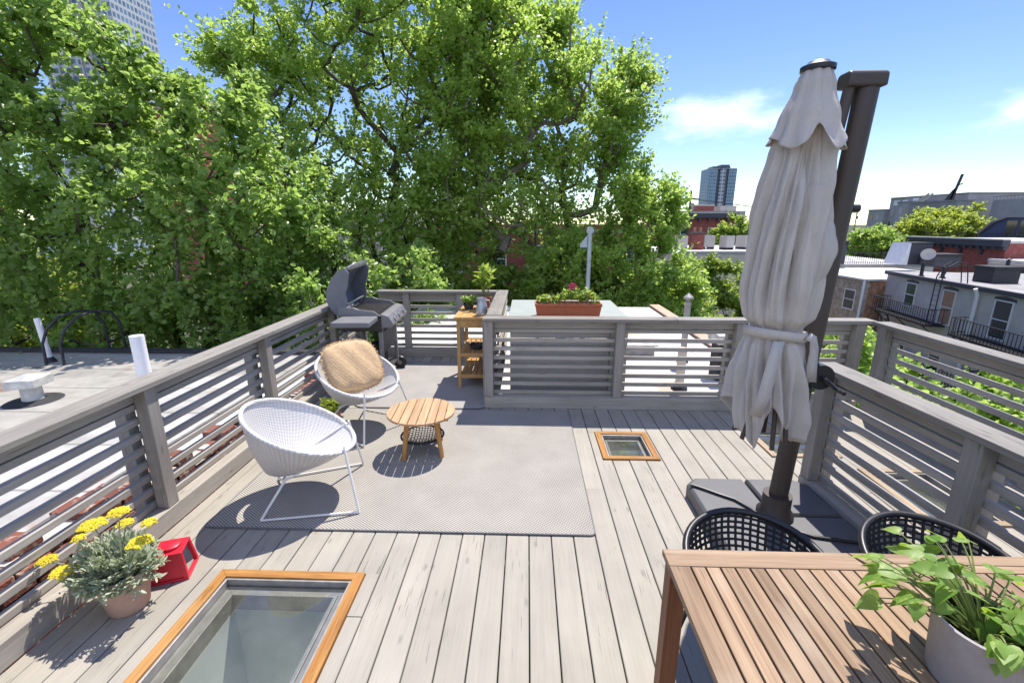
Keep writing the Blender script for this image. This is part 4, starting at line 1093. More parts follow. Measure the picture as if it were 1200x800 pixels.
def flower_box():
    rt = root('flower_box', 'long orange flower box of pink geraniums on the grey bulkhead', 'planter', (.455,5.0,.952))
    m = MB(); a, b = .365, .10
    def ring(a, b, z): return [(-a,-b,z),(a,-b,z),(a,b,z),(-a,b,z)]
    rs = [ring(a*.93,b*.85,0), ring(a*.985,b*.97,.125), ring(a,b+.008,.126), ring(a,b+.008,.155), ring(a-.014,b-.006,.155), ring(a-.02,b-.014,.125)]
    m.add([p for r in rs for p in r], [(0,3,2,1)]+[(i*4+k,i*4+(k+1)%4,(i+1)*4+(k+1)%4,(i+1)*4+k) for i in range(5) for k in range(4)]+[(20,21,22,23)])
    part('box', m, M['terracotta_red'], rt, bevel=.004)
    m = MB(); m.box(-a+.025,a-.025,-b+.02,b-.02,.128,.138); part('soil', m, M['soil'], rt)
    g = np.random.default_rng(77); P=[];D=[];N=[];L=[];W=[]
    for q in range(520):
        x = g.uniform(-a+.03,a-.03); h = .03+.05*g.random() + (.10*math.exp(-((x-.03)/.10)**2)+.08*math.exp(-((x-.2)/.07)**2))*g.random()
        P.append((x,g.uniform(-b+.02,b-.02),.14+h)); D.append(unit(g,1)[0]+np.array([0,0,.2])); N.append(unit(g,1)[0]*.7+np.array([0,0,1])); l = g.uniform(.02,.05); L.append(l); W.append(l*.9)
    part('leaves', leafset('leaves', P, D, N, L, W), M['leaf_d'], rt)
    for (x,y,z,r) in ((.045,0,.33,.042),(.215,.0,.225,.035),(-.16,-.02,.205,.018),(.25,.02,.20,.02)):
        P=[];D=[];N=[];L=[];W=[]
        for q in range(90):
            u = unit(g,1)[0]; P.append(np.array([x,y,z])+u*r*np.array([1,1,.8])*.75); D.append(u+unit(g,1)[0]*.8); N.append(u); L.append(r*.5); W.append(r*.5)
        part('blossom', leafset('blossom', P, D, N, L, W), M['pink_flower'], rt)
    m = MB()
    for (x,y,z) in ((.045,0,.33),(.215,0,.225),(-.16,-.02,.205)): m.tube([(x*.9,0,.13),(x,y,z-.02)], .003, 5, False)
    part('stems', m, M['stem'], rt)
flower_box()
def post_pole():
    rt = root('metal_pole', 'galvanised metal pole with a bracket standing behind the flower box', 'pole', (.80,6.0,.952))
    m = MB(); m.tube([(0,0,0),(0,0,.90)], .027, 16); part('shaft', m, M['galv'], rt, smooth=True)
    m = MB(); m.lathe([(0,-.03),(.045,-.03),(.045,.03),(0,.03)], 20, (0,0,.915), Matrix.Rotation(R(90),4,'X')); m.yprism([(-.03,.86),(-.12,.74),(-.12,.70),(-.03,.70)], -.01, .01); part('bracket', m, M['galv'], rt, smooth=True)
    m = MB(); m.lathe([(.08,0),(.08,.012)], 16, close=True); part('base_flange', m, M['galv'], rt)
post_pole()
def vent_pipe(label, loc, r, h, mat, cap=True, name='vent_pipe', lean=(0,0), group=None):
    rt = root(name, label, 'vent pipe', loc, 0, group)
    m = MB(); m.tube([(0,0,0),(lean[0],lean[1],h)], r, 20, True); part('pipe', m, M[mat], rt, smooth=True)
    m = MB(); m.lathe([(r*1.9,0),(r*1.8,.03),(r*1.05,.10)], 20, close=True); part('collar', m, M['tar'], rt, smooth=True)
    if cap: m = MB(); m.lathe([(r*1.5,h+.05),(r*1.5,h+.08),(0,h+.15)], 20, close=True); m.tube([(0,0,h),(0,0,h+.06)], r*.6, 12); part('cap', m, M[mat], rt, smooth=True)
    return rt
vent_pipe('white capped vent pipe rising past the railing near the white roof edge', (2.62,7.4,-.3), .05, 1.02, 'flash')
vent_pipe('tan pipe stack on the white roof seen between railing slats', (2.15,6.1,-.3), .06, .6, 'stucco_tan', False)
def roof_box(label, loc, sx, sy, h, body, lid, name='roof_ventilator', cat='roof vent', rz=0):
    rt = root(name, label, cat, loc, rz)
    m = MB(); m.box(-sx/2,sx/2,-sy/2,sy/2,0,h*.8); part('body', m, M[body], rt, bevel=.01)
    m = MB(); m.box(-sx/2-.05,sx/2+.05,-sy/2-.05,sy/2+.05,h*.8+.001,h); part('hood', m, M[lid], rt, bevel=.015); return rt
roof_box('dark roof ventilator with pale hood on the white roof behind the railing', (2.95,6.6,-.3), .3, .3, .7, 'tar', 'white_metal')
roof_box('low grey roof hatch on the white roof beyond the railing slats', (1.95,8.0,-.3), .6, .5, .22, 'flash', 'white_metal')

# ------------------------------------------------------------------ left neighbour
def left_house():
    rt = root('row_house', 'neighbouring house with broad weathered grey roof and old brick parapet', 'house', (0,0,-10))
    m = MB(); m.box(-26,-3.36,-8,8.75,0,9.2); part('wall', m, M['brick_red'], rt)
    m = MB(); m.box(-26,-3.36,-8,8.75,9.203,9.4); part('roof', m, M['roof_left'], rt)
    m = MB(); m.box(-26,-3.3,8.62,8.80,9.402,9.47); part('coping', m, M['tar'], rt)
    # ragged brick party wall whose top steps down towards the back
    def zt(y): return 10.10 - .085*max(0, min(y-1., 4.2))
    m = MB(); r = random.Random(8)
    m.xprism([(-8,0),(8.6,0),(8.6,zt(8.6)-.24),(5.2,zt(5.2)-.24),(1.,zt(1)-.24),(-8,zt(-8)-.24)], -3.30, -3.06); part('party_wall', m, M['brick_parapet'], rt)
    m = MB()
    for row in range(4):
        y = -2.0 + (row % 2)*.11
        while y < 8.5:
            if r.random() < (1,.97,.9,.6)[row]:
                z = zt(y)-.245+row*.078
                dx = r.uniform(-.012,.014); m.box(-3.285+dx*.5, -3.055+dx, y+.006, y+.204+r.uniform(-.012,.0), z+.004, z+.07+r.uniform(-.006,.004))
            y += .215
    part('loose_bricks', m, M['brick_loose'], rt, bevel=.006)
    m = MB()  # dry mortar bits between the loose bricks
    for row in range(4):
        y = -2.0
        while y < 8.5:
            z = zt(y)-.245+row*.078
            if r.random() < .6: m.box(-3.27,-3.065+r.uniform(-.01,.02), y, y+r.uniform(.03,.2), z-.004+.001*row, z+.0075)
            y += r.uniform(.08,.3)
    part('brick_mortar', m, M['mortar'], rt, label='crumbling pale mortar between the old bricks')['kind'] = 'stuff'
    m = MB(); ys = [-8,1,5.2,8.0]
    vs = []
    for y in ys: z = zt(y); vs += [(-3.315,y,z-.30),(-3.33,y,z-.10),(-3.45,y,z-.12),(-3.62,y,max(9.47,z-.42)),(-4.1,y,9.412)]
    m.add(vs, [(i*5+k,(i+1)*5+k,(i+1)*5+k+1,i*5+k+1) for i in range(3) for k in range(4)])
    part('membrane_flashing', m, M['membrane'], rt, recalc=False)
    m = MB(); m.box(-5.6,-4.25,-1.0,7.2,9.404,9.416); part('roof_patch', m, M['roof_white2'], rt)
t = NT('loose old bricks'); rp = t.n('NewGeometry').outputs['Random Per Island']
c = t.ramp(rp, [(0,(.13,.052,.04)),(.4,(.23,.088,.062)),(.75,(.17,.065,.05)),(1,(.30,.14,.10))])
c = t.mix(t.ramp(t.noise(t.vec(), 14., 4), [(.53,0.),(.63,.75)]), c, (.46,.40,.35)); M['brick_loose'] = t.done(t.bsdf(c, .9, 0, .2, t.noise(t.vec(), 45., 4), .6, .01))
M['mortar'] = simple('crumbling mortar', (.52,.46,.41), .95, var=.2, scale=20)
M['roof_white2'] = silver_roof('newer roof coating', (.55,.54,.52), (.46,.45,.43), (.33,.2,.15))
left_house()
vent_pipe('tall plain white plastic pipe leaning on the neighbouring roof near the railing', (-4.86,5.35,-.6), .078, 1.2, 'white_pipe', False, lean=(.0,.0))
vent_pipe('thin white pipe at the roof edge beside the black ladder hoops', (-9.05,8.0,-.6), .05, .85, 'white_pipe', False, lean=(-.05,0))
def cowl():
    rt = root('roof_cowl', 'stubby white metal vent cowl with pyramid cap on the neighbouring roof', 'roof vent', (-7.32,6.10,-.6), R(12))
    m = MB(); m.lathe([(.34,0),(.32,.012),(.16,.03)], 28, close=True); part('tar_patch', m, M['tar'], rt)
    m = MB(); m.lathe([(.125,.03),(.12,.24)], 28, close=True); part('throat', m, M['white_metal'], rt, smooth=True)
    m = MB(); m.box(-.19,.19,-.19,.19,.241,.36); m.add([(-.19,-.19,.361),(.19,-.19,.361),(.19,.19,.361),(-.19,.19,.361),(0,0,.425)], [(0,1,4),(1,2,4),(2,3,4),(3,0,4)]); part('cap', m, M['white_metal'], rt, bevel=.008)
cowl()
def roof_ladder():
    rt = root('roof_ladder', 'pair of arched black ladder rails over the edge of the neighbouring roof', 'ladder', (-8.75,7.8,-.6))
    for x in (-.17,.17):
        m = MB(); m.tube([(x,0,0),(x*1.0,.02,.4),(x+.06,.1,.66),(x+.16,.28,.86),(x+.26,.55,.93),(x+.3,.85,.86),(x+.3,1.0,.6),(x+.3,1.05,-2)], .024, 10); part('rail', m, M['iron'], rt, smooth=True)
    for z in (-.2,-.5,-.8,-1.1):
        m = MB(); m.tube([(.13,1.05,z),(.47,1.05,z)], .012, 8); part('rung', m, M['iron'], rt, smooth=True)
roof_ladder()

# ------------------------------------------------------------------ right-hand row with fire escapes
FO, FZ = (26.3,34.2,-10.), math.atan2(-.986,-.1656)
def win(rt, u, z0, z1, w, glass='winglass', arch=True, depth=.0, sash=True):
    """window part on local facade y=0, outward is -y"""
    m = MB(); t = .07
    m.box(u-w/2-t,u-w/2,-.05,.06,z0,z1); m.box(u+w/2,u+w/2+t,-.05,.06,z0,z1); m.box(u-w/2-t,u+w/2+t,-.05,.06,z1,z1+t); m.box(u-w/2-t,u+w/2+t,-.09,.06,z0-.07,z0)
    if sash: m.box(u-w/2,u+w/2,-.03,.05,(z0+z1)/2-.03,(z0+z1)/2+.03)
    o = part('window', m, M['trim_white'], rt)
    m = MB(); m.box(u-w/2,u+w/2,.0,-.012,z0,z1); part('pane', m, M[glass], o)
    if arch:
        m = MB(); m.yprism([(u-w/2-.16,z1+t),(u-w/2-.1,z1+.2),(u,z1+.27),(u+w/2+.1,z1+.2),(u+w/2+.16,z1+t)], -.012, -.035); part('lintel', m, M['cornice_dark'], o)
    return o
def fire_escape(rt, u0, u1, z, depth=1.05, rail=.95, stair=True):
    fe = MB()
    for k in range(12): y = -depth+depth*k/11; fe.box(u0,u1,y-.018,y+.018,z-.05,z)
    fe.box(u0,u1,-depth-.03,-depth+.03,z-.1,z); fe.box(u0,u0+.06,-depth,0,z-.1,z); fe.box(u1-.06,u1,-depth,0,z-.1,z)
    o = part('fire_escape', fe, M['iron'], rt)
    m = MB()
    for zz in (z+rail, z+.12): m.box(u0,u1,-depth-.02,-depth+.02,zz-.02,zz+.02); m.box(u0-.02,u0+.02,-depth,0,zz-.02,zz+.02); m.box(u1-.02,u1+.02,-depth,0,zz-.02,zz+.02)
    n = int((u1-u0)/.22)
    for k in range(n+1): u = u0+(u1-u0)*k/n; m.box(u-.012,u+.012,-depth-.012,-depth+.012,z,z+rail)
    for k in range(5): y = -depth*k/5; m.box(u0-.012,u0+.012,y-.012,y+.012,z,z+rail); m.box(u1-.012,u1+.012,y-.012,y+.012,z,z+rail)
    part('balustrade', m, M['iron'], o)
    m = MB()
    for u in (u0+.3, (u0+u1)/2, u1-.3): m.beam((u,-depth,z-.08),(u,-.02,z-.95),.05,.05)
    part('bracket', m, M['iron'], o)
    if stair:
        m = MB(); a, b = Vector((u0+.9,-depth+.25,z)), Vector((u0+3.0,-depth+.25,z-2.9))
        for dy in (-.22,.22): m.beam(a+Vector((0,dy,0)), b+Vector((0,dy,0)), .04, .14)
        for k in range(1,11): p = a.lerp(b,k/11); m.box(p.x-.1,p.x+.1,p.y-.22,p.y+.22,p.z-.02,p.z+.02)
        part('stair', m, M['iron'], o)
    return o
def grey_row(label, u0, u1, wall, wins, fes, spout=None, ladder=None, roofm='roof_grey'):
    rt = root('row_house', label, 'house', FO, FZ)
    top = 8.6
    m = MB(); m.box(u0,u1,0,13,0,top-.15); part('wall', m, M[wall], rt)
    m = MB(); m.box(u0,u1,-.0,13,top-.148,top); part('roof', m, M[roofm], rt)
    m = MB(); m.box(u0-.05,u1,-.22,-.002,top-.2,top+.04); part('gutter', m, M['cornice_dark'], rt, bevel=.02)
    for (u, z0, z1, w, gl) in wins: win(rt, u, z0+10, z1+10, w, gl)
    for (a, b, z, st) in fes: fire_escape(rt, a, b, z+10, stair=st)
    if spout:
        m = MB(); m.tube([(spout,-.32,top-.1),(spout,-.16,top-.45),(spout,-.16,1)], .10, 10); part('downspout', m, M['white_pipe'], rt, smooth=True)
    if ladder:
        m = MB(); z1 = top+1.1
        for u in (ladder-.25, ladder+.25):
            m.tube([(u,-.8,5.9),(u,-.8,top+.3),(u,-.6,top+.9),(u,-.2,z1+.1),(u,.3,z1),(u,.5,top)], .03, 8)
        for k in range(11): m.tube([(ladder-.25,-.8,6.0+k*.3),(ladder+.25,-.8,6.0+k*.3)], .018, 6)
        part('ladder', m, M['iron'], rt)
    return rt
grey_row('grey stuccoed house with black fire escape, boarded window and roof ladder', 0, 8.45, 'stucco',
         [(2.95,-3.4,-1.95,.95,'winglass'),(6.5,-3.9,-1.95,.95,'board'),(3.0,-6.9,-5.3,.95,'winglass'),(6.5,-6.9,-5.3,.95,'winglass')],
         [(.9,6.7,-4.0,True),(.9,6.7,-7.1,False)], ladder=6.6)
grey_row('warm grey house with white-framed window and white downspout at the right edge', 8.46, 20, 'stucco_b',
         [(10.4,-3.85,-1.95,1.05,'winglass'),(14.0,-3.85,-1.95,1.05,'winglass'),(10.4,-7.0,-5.3,1.05,'winglass'),(14,-7,-5.3,1.05,'winglass')],
         [(8.7,15.5,-4.05,True),(8.7,15.5,-7.15,False)], spout=8.75)

def brick_neighbour():
    rt = root('row_house', 'small old brick house with arched window and white corner downspout', 'house', (24.95,34.45,-10))
    m = MB(); m.box(0,.35,0,9,0,7.85); part('wall', m, M['brick_tan'], rt)
    m = MB(); m.box(.352,9,0,.35,0,7.85); part('side_wall', m, M['brick_orange'], rt)
    m = MB(); m.box(-.15,9,-.12,9,7.852,8.0); part('roof', m, M['roof_far'], rt, bevel=.02)
    m = MB()
    w0, w1, z0, z1 = .75, 1.85, 5.6, 7.0
    m.box(-.05,.02,w0-.07,w0,z0,z1); m.box(-.05,.02,w1,w1+.07,z0,z1); m.box(-.05,.02,w0-.07,w1+.07,z1,z1+.08); m.box(-.08,.02,w0-.07,w1+.07,z0-.08,z0); m.box(-.03,.02,w0,w1,6.27,6.33)
    o = part('window', m, M['trim_white'], rt); m = MB(); m.box(-.012,.0,w0,w1,z0,z1); part('pane', m, M['winglass'], o)
    m = MB(); m.tube([(-.1,-.08,7.85),(-.1,-.1,7.4),(-.1,-.1,1)], .09, 10); part('downspout', m, M['white_pipe'], rt, smooth=True)
brick_neighbour()

# ------------------------------------------------------------------ farther houses on the right
def block(label, x0, x1, y0, y1, top, wall, roofm, name='row_house', cat='house', wins=(), cornice=None, par=.0, z0=-10, ww=1.1, wh=1.7):
    rt = root(name, label, cat, (x0,y0,z0)); h = top-z0; a, b = x1-x0, y1-y0
    m = MB(); m.box(0,a,0,b,0,h-.25); part('wall', m, M[wall], rt)
    m = MB(); m.box(0,a,0,b,h-.248,h); part('roof', m, M[roofm], rt)
    if par:
        m = MB(); m.box(0,a,0,.3,h+.002,h+par); m.box(0,.3,.302,b,h+.002,h+par); m.box(a-.3,a,.302,b,h+.002,h+par); part('parapet', m, M[wall], rt)
    if cornice:
        m = MB(); m.box(-.2,a+.2,-.5,-.002,h-.55,h+par+.1); 
        k = .4
        while k < a: m.box(k,k+.28,-.42,-.003,h-1.0,h-.552); k += 1.35
        part('cornice', m, M[cornice], rt)
    for (u, z) in wins: win(rt, u, z-z0, z-z0+wh, ww, arch=False)
    return rt
block('low house with white flat roof behind the old brick house', 27.5, 37.5, 43.6, 56, -1.7, 'stucco_b', 'roof_far')
block('red brick house with white-topped windows and dark cornice in the distance', 20.6, 30.6, 70, 82, 3.3, 'brick_red', 'roof_far', cornice='cornice_dark', wins=[(2.6,-.5),(6.6,-.5),(2.6,-4),(6.6,-4)], ww=1.0, wh=1.8)
block('tan rear house with bright white roof and air conditioners above the shrubs', 9.2, 19.5, 35, 45, -.05, 'stucco_tan', 'roof_white')
block('house of pale concrete with low roof structures below the glass tower', 38.5, 54.5, 120, 134, 5.0, 'concrete_far', 'roof_far', name='low_building', cat='building')
roof_box('brick stair box on the pale concrete roof below the tower', (45,124,5.01), 5, 4, 1.6, 'brick_red', 'concrete_far', name='roof_shed', cat='roof shed')
roof_box('grey plant box at the right end of the pale concrete roof', (51,124,5.01), 4, 4, 1.3, 'concrete_far', 'concrete_far', name='roof_shed', cat='roof shed')
for i, (x, y, s, lab) in enumerate(((12.2,37.5,.9,'pale grey rooftop air conditioner left of the small brick chimney'),(14.6,38.4,.95,'pale rooftop air conditioner just right of the small brick chimney'),(15.9,37.6,.8,'rooftop air conditioner between two others on the white roof'),(17.6,38.4,.9,'rightmost rooftop air conditioner, against the parasol canvas'))):
    rt = root('air_conditioner', lab, 'air conditioner', (x,y,-.048), R(10*i), 'air conditioners on the far white roof')
    m = MB(); m.box(-s/2,s/2,-s/2,s/2,.15,1.05); part('cabinet', m, M['concrete_far'], rt, bevel=.03)
    m = MB(); m.lathe([(.1,1.052),(s*.42,1.052),(s*.42,1.1),(.1,1.1)], 20); part('fan_guard', m, M['grill_dark'], rt)
    m = MB(); m.box(-s/2+.05,-s/2+.15,-s/2,s/2,.0,.148); m.box(s/2-.15,s/2-.05,-s/2,s/2,.0,.148); part('foot_rail', m, M['iron'], rt)
def chimney(label, loc, sx, sy, h, mat):
    rt = root('chimney', label, 'chimney', loc)
    m = MB(); m.box(-sx/2,sx/2,-sy/2,sy/2,0,h); part('stack', m, M[mat], rt)
    m = MB(); m.box(-sx/2-.08,sx/2+.08,-sy/2-.08,sy/2+.08,h+.001,h+.12); part('cap', m, M['cornice_dark'], rt)
    for q in (-.2,.2):
        m = MB(); m.tube([(q*sx*1.2,0,h+.12),(q*sx*1.2,0,h+.5)], .11, 12); part('chimney_pot', m, M['terracotta'], rt, smooth=True)
chimney('small brick chimney among air conditioners on the far white roof', (13.5,37.6,-.048), .9, .7, 1.2, 'brick_red')
# bulkheads, dish, railing and small pipes on the roofs of the right-hand row
roof_box('black roof bulkhead at the left end of the low white roof', (27.9,45.0,-1.698), 3.4, 2.2, 2.1, 'cornice_dark', 'tar', name='roof_shed', cat='roof shed')
def shed_white():
    rt = root('roof_shed', 'dark roof bulkhead with white side beside the satellite dish', 'roof shed', (32.6,40.6,-1.398))
    m = MB(); m.box(-.7,1.1,-.9,.9,0,1.75); part('body', m, M['cornice_dark'], rt, bevel=.02)
    m = MB(); m.yprism([(-1.25,0),(-.702,0),(-.702,1.8),(-.80,1.8)], -.95, .95); part('side', m, M['membrane'], rt)
    m = MB(); m.box(-.75,1.15,-.95,.95,1.752,1.82); part('lid', m, M['tar'], rt)
shed_white()
roof_box('second low dark bulkhead just below the satellite dish', (33.6,38.6,-1.398), 2.0, 1.4, 1.0, 'cornice_dark', 'tar', name='roof_shed', cat='roof shed')
roof_box('black flat-topped roof hatch above the roof ladder of the grey house', (27.6,27.8,-1.398), 1.5, 1.2, .95, 'iron', 'tar', name='roof_shed', cat='roof shed')
def railing_far():
    rt = root('roof_railing', 'black iron railing on the low white roof beside the dark bulkhead', 'railing', (29.9,44.2,-1.70))
    m = MB(); m.box(0,4.6,-.03,.03,1.0,1.06); m.box(0,4.6,-.03,.03,.1,.15); part('rail', m, M['iron'], rt)
    m = MB()
    for k in range(24): m.box(k*.2-.015,k*.2+.015,-.015,.015,0,1.0)
    part('balusters', m, M['iron'], rt)
railing_far()
def dish(label, loc, r, az):
    rt = root('satellite_dish', label, 'satellite dish', loc, az)
    Mt = Matrix.Rotation(R(65), 4, 'Y')
    m = MB(); m.lathe([(0,0),(r*.5,.03),(r*.8,.09),(r,.15)], 28, (0,0,.9), Mt); o = part('reflector', m, M['concrete_far'], rt, smooth=True, recalc=False); so = o.modifiers.new('thick','SOLIDIFY'); so.thickness = .02
    m = MB(); m.tube([(0,0,0),(0,0,.9)], .04, 8); part('mount', m, M['iron'], rt)
dish('grey satellite dish on the roof in front of the dark bulkhead', (32.3,38.3,-1.398), .48, R(228))
dish('small satellite dish beyond the black bulkhead on the low white roof', (31.0,50.5,-1.698), .5, R(215))
for (x,y,h,l) in ((25.9,30.9,.9,'thin black pipe at the eaves of the grey house roof'),(26.4,29.9,.7,'bent black vent pipe near the eaves of the grey house'),(28.9,28.6,1.2,'capped dark flue standing on the grey house roof'),):
    vent_pipe(l, (x,y,-1.398), .10, h, 'iron', h > 1)
roof_box('pale box vent on the grey roof near the right edge', (26.9,23.3,-1.398), .5, .5, .7, 'white_metal', 'white_metal')

def side_block(name, label, cat, loc, parts_fn):
    rt = root(name, label, cat, loc, R(-90)); parts_fn(rt); return rt      # local x runs towards the camera, local y away
def maroon(rt):
    h = 10.3
    m = MB(); m.box(0,11.5,0,12,0,h-.3); part('wall', m, M['brick_maroon'], rt)
    m = MB(); m.box(0,11.5,0,12,h-.298,h-.05); part('roof', m, M['roof_far'], rt)
    m = MB(); m.box(-.3,11.8,-.75,-.002,h-.62,h+.02); m.box(-.15,11.65,-.4,-.002,h-.95,h-.622)
    k = .2
    while k < 11.4: m.box(k,k+.3,-.62,-.402,h-.95,h-.622); m.box(k+.02,k+.28,-.3,-.003,h-1.5,h-.952) if int(k*10) % 3 == 0 else None; k += .8
    part('cornice', m, M['cornice_dark'], rt)
    m = MB(); m.box(-.3,11.8,-.78,0,h+.022,h+.14); part('coping', m, M['roof_far'], rt)
    m = MB(); m.box(0,11.5,-.08,-.003,h-2.9,h-2.75); m.box(0,11.5,-.08,-.003,h-3.5,h-3.4); part('string_course', m, M['brick_orange'], rt)
side_block('row_house', 'long maroon brick house with dark bracketed cornice beyond the white roofs', 'house', (48.6,60.2,-10), maroon)
def dark_house(rt):
    m = MB(); m.box(0,12,0,12,0,8.2); part('wall', m, M['brick_maroon'], rt)
    m = MB(); m.box(-.2,12,-.4,12,8.202,8.5); part('roof', m, M['roof_far'], rt)
    m = MB(); m.box(.3,4.2,-.55,-.002,5.2,7.9); part('bay', m, M['cornice_dark'], rt)
    m = MB(); m.box(.2,4.4,-.7,-.002,7.902,8.15); part('bay_cornice', m, M['stucco_tan'], rt)
    for u in (6.2, 9.0): win(rt, u, 5.4, 7.2, 1.1, arch=False)
side_block('row_house', 'dark fronted house with bay right of the maroon brick house', 'house', (47.4,48.4,-10), dark_house)
def navy(rt):
    m = MB(); m.yprism([(0,0),(12,0),(12,12.7),(3.4,12.7),(1.6,12.0),(0,10.5)], 0, 9); part('wall', m, M['navy'], rt)
    m = MB(); m.yprism([(0,10.51),(1.6,12.01),(3.4,12.71),(12,12.71),(12,12.95),(3.3,12.95),(1.5,12.25),(-.1,10.7)], -.3, 9.3); part('roof', m, M['apt2'], rt)
    for k in range(3): m = MB(); m.box(3.4+k*1.7,4.7+k*1.7,-.03,-.002,10.3,12.3); part('window', m, M['winglass'], rt)
    m = MB(); m.box(-8,12,-2.0,-1.95,10.6,10.7)
    for k in range(14): m.box(-8+k*1.4,-7.95+k*1.4,-2,-1.95,9.4,10.6)
    part('railing', m, M['iron'], rt)
side_block('penthouse', 'navy blue clad penthouse with one sloping side behind the maroon house', 'house', (62,66.2,-10), navy)
def apartments(rt):
    for (a,b,y0,y1,h,mt) in ((0,6.5,0,20,15.8,'apt'),(6.5,31,1.2,22,19.0,'apt'),(19,33,-3,1.19,17.2,'apt2'),(12,18.9,-.8,1.19,17.6,'apt')):
        m = MB(); m.box(a,b,y0,y1,0,h); part('wing', m, M[mt], rt)
        m = MB(); m.box(a-.15,b+.15,y0-.2,y1,h+.01,h+.3); part('roof_edge', m, M['apt2'], rt)
    for u in (8.0,11.0,14.6):
        m = MB(); m.box(u,u+2.0,1.1 if u < 12 else 1.1,1.18,17.0 if u < 12 else 17.95,18.4 if u < 12 else 18.8); part('window', m, M['trim_white'], rt)
    for k, (u, z) in enumerate([(1,13),(3.4,13),(1,9.5),(3.4,9.5),(7.4,14.2),(9.8,14.2),(7.4,10.8),(9.8,10.8),(13,14.6),(15.5,14.6),(13,11.2),(15.5,11.2),(21,14),(25,14),(29,14)]):
        yy = -.06 if u < 6.5 else 1.13 if u < 12 else -.87 if u < 19 else -3.07
        m = MB(); m.box(u,u+1.2,yy,yy+.055,z,z+1.7); part('window', m, M['concrete_far'] if k % 3 else M['winglass'], rt)
    m = MB(); m.beam((21,-2.9,17.3),(24.5,-2.9,19.4),.12,.5); m.beam((21,-1.9,17.3),(24.5,-1.9,19.4),.12,.5); part('roof_stair', m, M['concrete_far'], rt)
side_block('apartment_block', 'stepped grey apartment block with pale windows on the right skyline', 'building', (106,150.5,-10), apartments)
def apartments2(rt):
    for (a,b,y0,y1,h) in ((0,8,0,20,17.2),(7,34,2,22,18.9)):
        m = MB(); m.box(a,b,y0,y1,0,h); part('wing', m, M['apt'], rt)
    m = MB(); m.box(0,6.9,-.1,0,17.9,18.05)
    for k in range(9): m.box(k*.8,k*.8+.08,-.1,-.02,17.21,17.9)
    part('railing', m, M['apt2'], rt)
    for u in (10,13.5,17,20): m = MB(); m.box(u,u+1.2,1.92,1.98,16.4,17.9); part('window', m, M['winglass'], rt)
    m = MB(); m.box(12,34,-4,1.9,0,14.6); part('terrace', m, M['apt2'], rt)
    m = MB(); m.box(11.8,34,-4.2,1.9,14.61,14.9); part('terrace_edge', m, M['concrete_far'], rt)
side_block('apartment_block', 'low dark grey block with roof terrace at the right edge of the skyline', 'building', (108,114,-10), apartments2)
def aerial():
    rt = root('roof_aerial', 'leaning dark antenna mast on the grey apartment block', 'aerial', (104.5,121,7.25), R(-90))
    m = MB(); m.beam((0,0,0),(1.6,0,6.2),.4,.4); m.beam((1.0,0,3.7),(2.2,0,4.0),.2,.2); part('mast', m, M['iron'], rt)
    m = MB(); m.yprism([(-1.9,0),(.6,0),(.9,3.3),(0,2.6)], -.2, .2); part('bracket', m, M['iron'], rt)
aerial()
def tower():
    rt = root('glass_tower', 'tall blue glass tower with dark vertical recesses on the horizon', 'tower', (201,505,-10))
    m = MB(); m.box(-14,-5,0,22,0,66.5); part('left_wing', m, M['fac_tower'], rt)
    m = MB(); m.box(-4.999,-2.2,1.6,22,0,67); m.box(3.0,6.4,1.6,22,0,67); part('recess', m, M['fac_tower_dark'], rt)
    m = MB(); m.box(-2.199,2.999,-.8,22,0,67); part('middle_bay', m, M['fac_left'], rt)
    m = MB(); m.box(6.401,14.5,0,22,0,66.5); part('right_wing', m, M['fac_tower'], rt)
    m = MB(); m.box(-9,9,4,18,67.05,69.4); m.box(0,9,6,18,69.41,71.2); part('crown', m, M['fac_tower_dark'], rt)
    m = MB(); m.box(-14,14,0,22,66.52,67.0); part('roof', m, M['concrete_far'], rt)
tower()
def utility_pole(label, loc, h):
    rt = root('utility_pole', label, 'pole', loc)
    m = MB(); m.tube([(0,0,0),(0,0,h)], [.17,.12], 10); part('shaft', m, M['bark'], rt, smooth=True)
    m = MB(); m.box(-1.1,1.1,-.06,.06,h-1.0,h-.88); part('crossarm', m, M['bark'], rt)
    m = MB(); m.lathe([(.22,h-2.3),(.22,h-1.5)], 12, (.3,0,0), close=True); part('transformer', m, M['apt'], rt)
utility_pole('dark utility pole rising in front of the red brick house', (20.3,60,-10), 15.9)
utility_pole('distant utility pole left of the grey apartment block', (92,135,-10), 15.5)
m = MB(); m.tube([(20.3,59.9,4.9),(40,75,3.9),(92,134.9,4.8)], .05, 5); tag(part('overhead_wire', m, M['iron']), 'thin overhead wire strung between the two utility poles', 'wire')

# ------------------------------------------------------------------ left skyline and houses behind the trees
def skyscraper():
    rt = root('skyscraper', 'very tall grey blue skyscraper behind the left trees', 'tower', (-234,240,-10))
    m = MB(); m.box(0,24,0,30,0,150); part('left_shaft', m, M['fac_left'], rt)
    m = MB(); m.box(24.01,35,3,30,0,150); part('right_shaft', m, M['fac_low'], rt)
    for x in (0,6,12,18,23.4): m = MB(); m.box(x,x+.8,-.8,-.01,0,150); part('pier', m, M['concrete_far'], rt)
skyscraper()
def office():
    rt = root('office_block', 'pale mid-rise office block glimpsed through the left trees', 'building', (-162,150,-10))
    m = MB(); m.box(0,20,0,20,0,31); part('wall', m, M['fac_low'], rt)
    m = MB(); m.box(14,22,-2,-.01,0,20); part('annex', m, M['concrete_far'], rt)
    m = MB(); m.box(-.3,20.3,-.3,20.3,31.01,31.6); part('roof', m, M['concrete_far'], rt)
office()
block('tall red brick block behind the left trees', -62.5, -57.5, 80, 92, 20.5, 'brick_red', 'roof_far', name='brick_block', cat='building', par=.6)
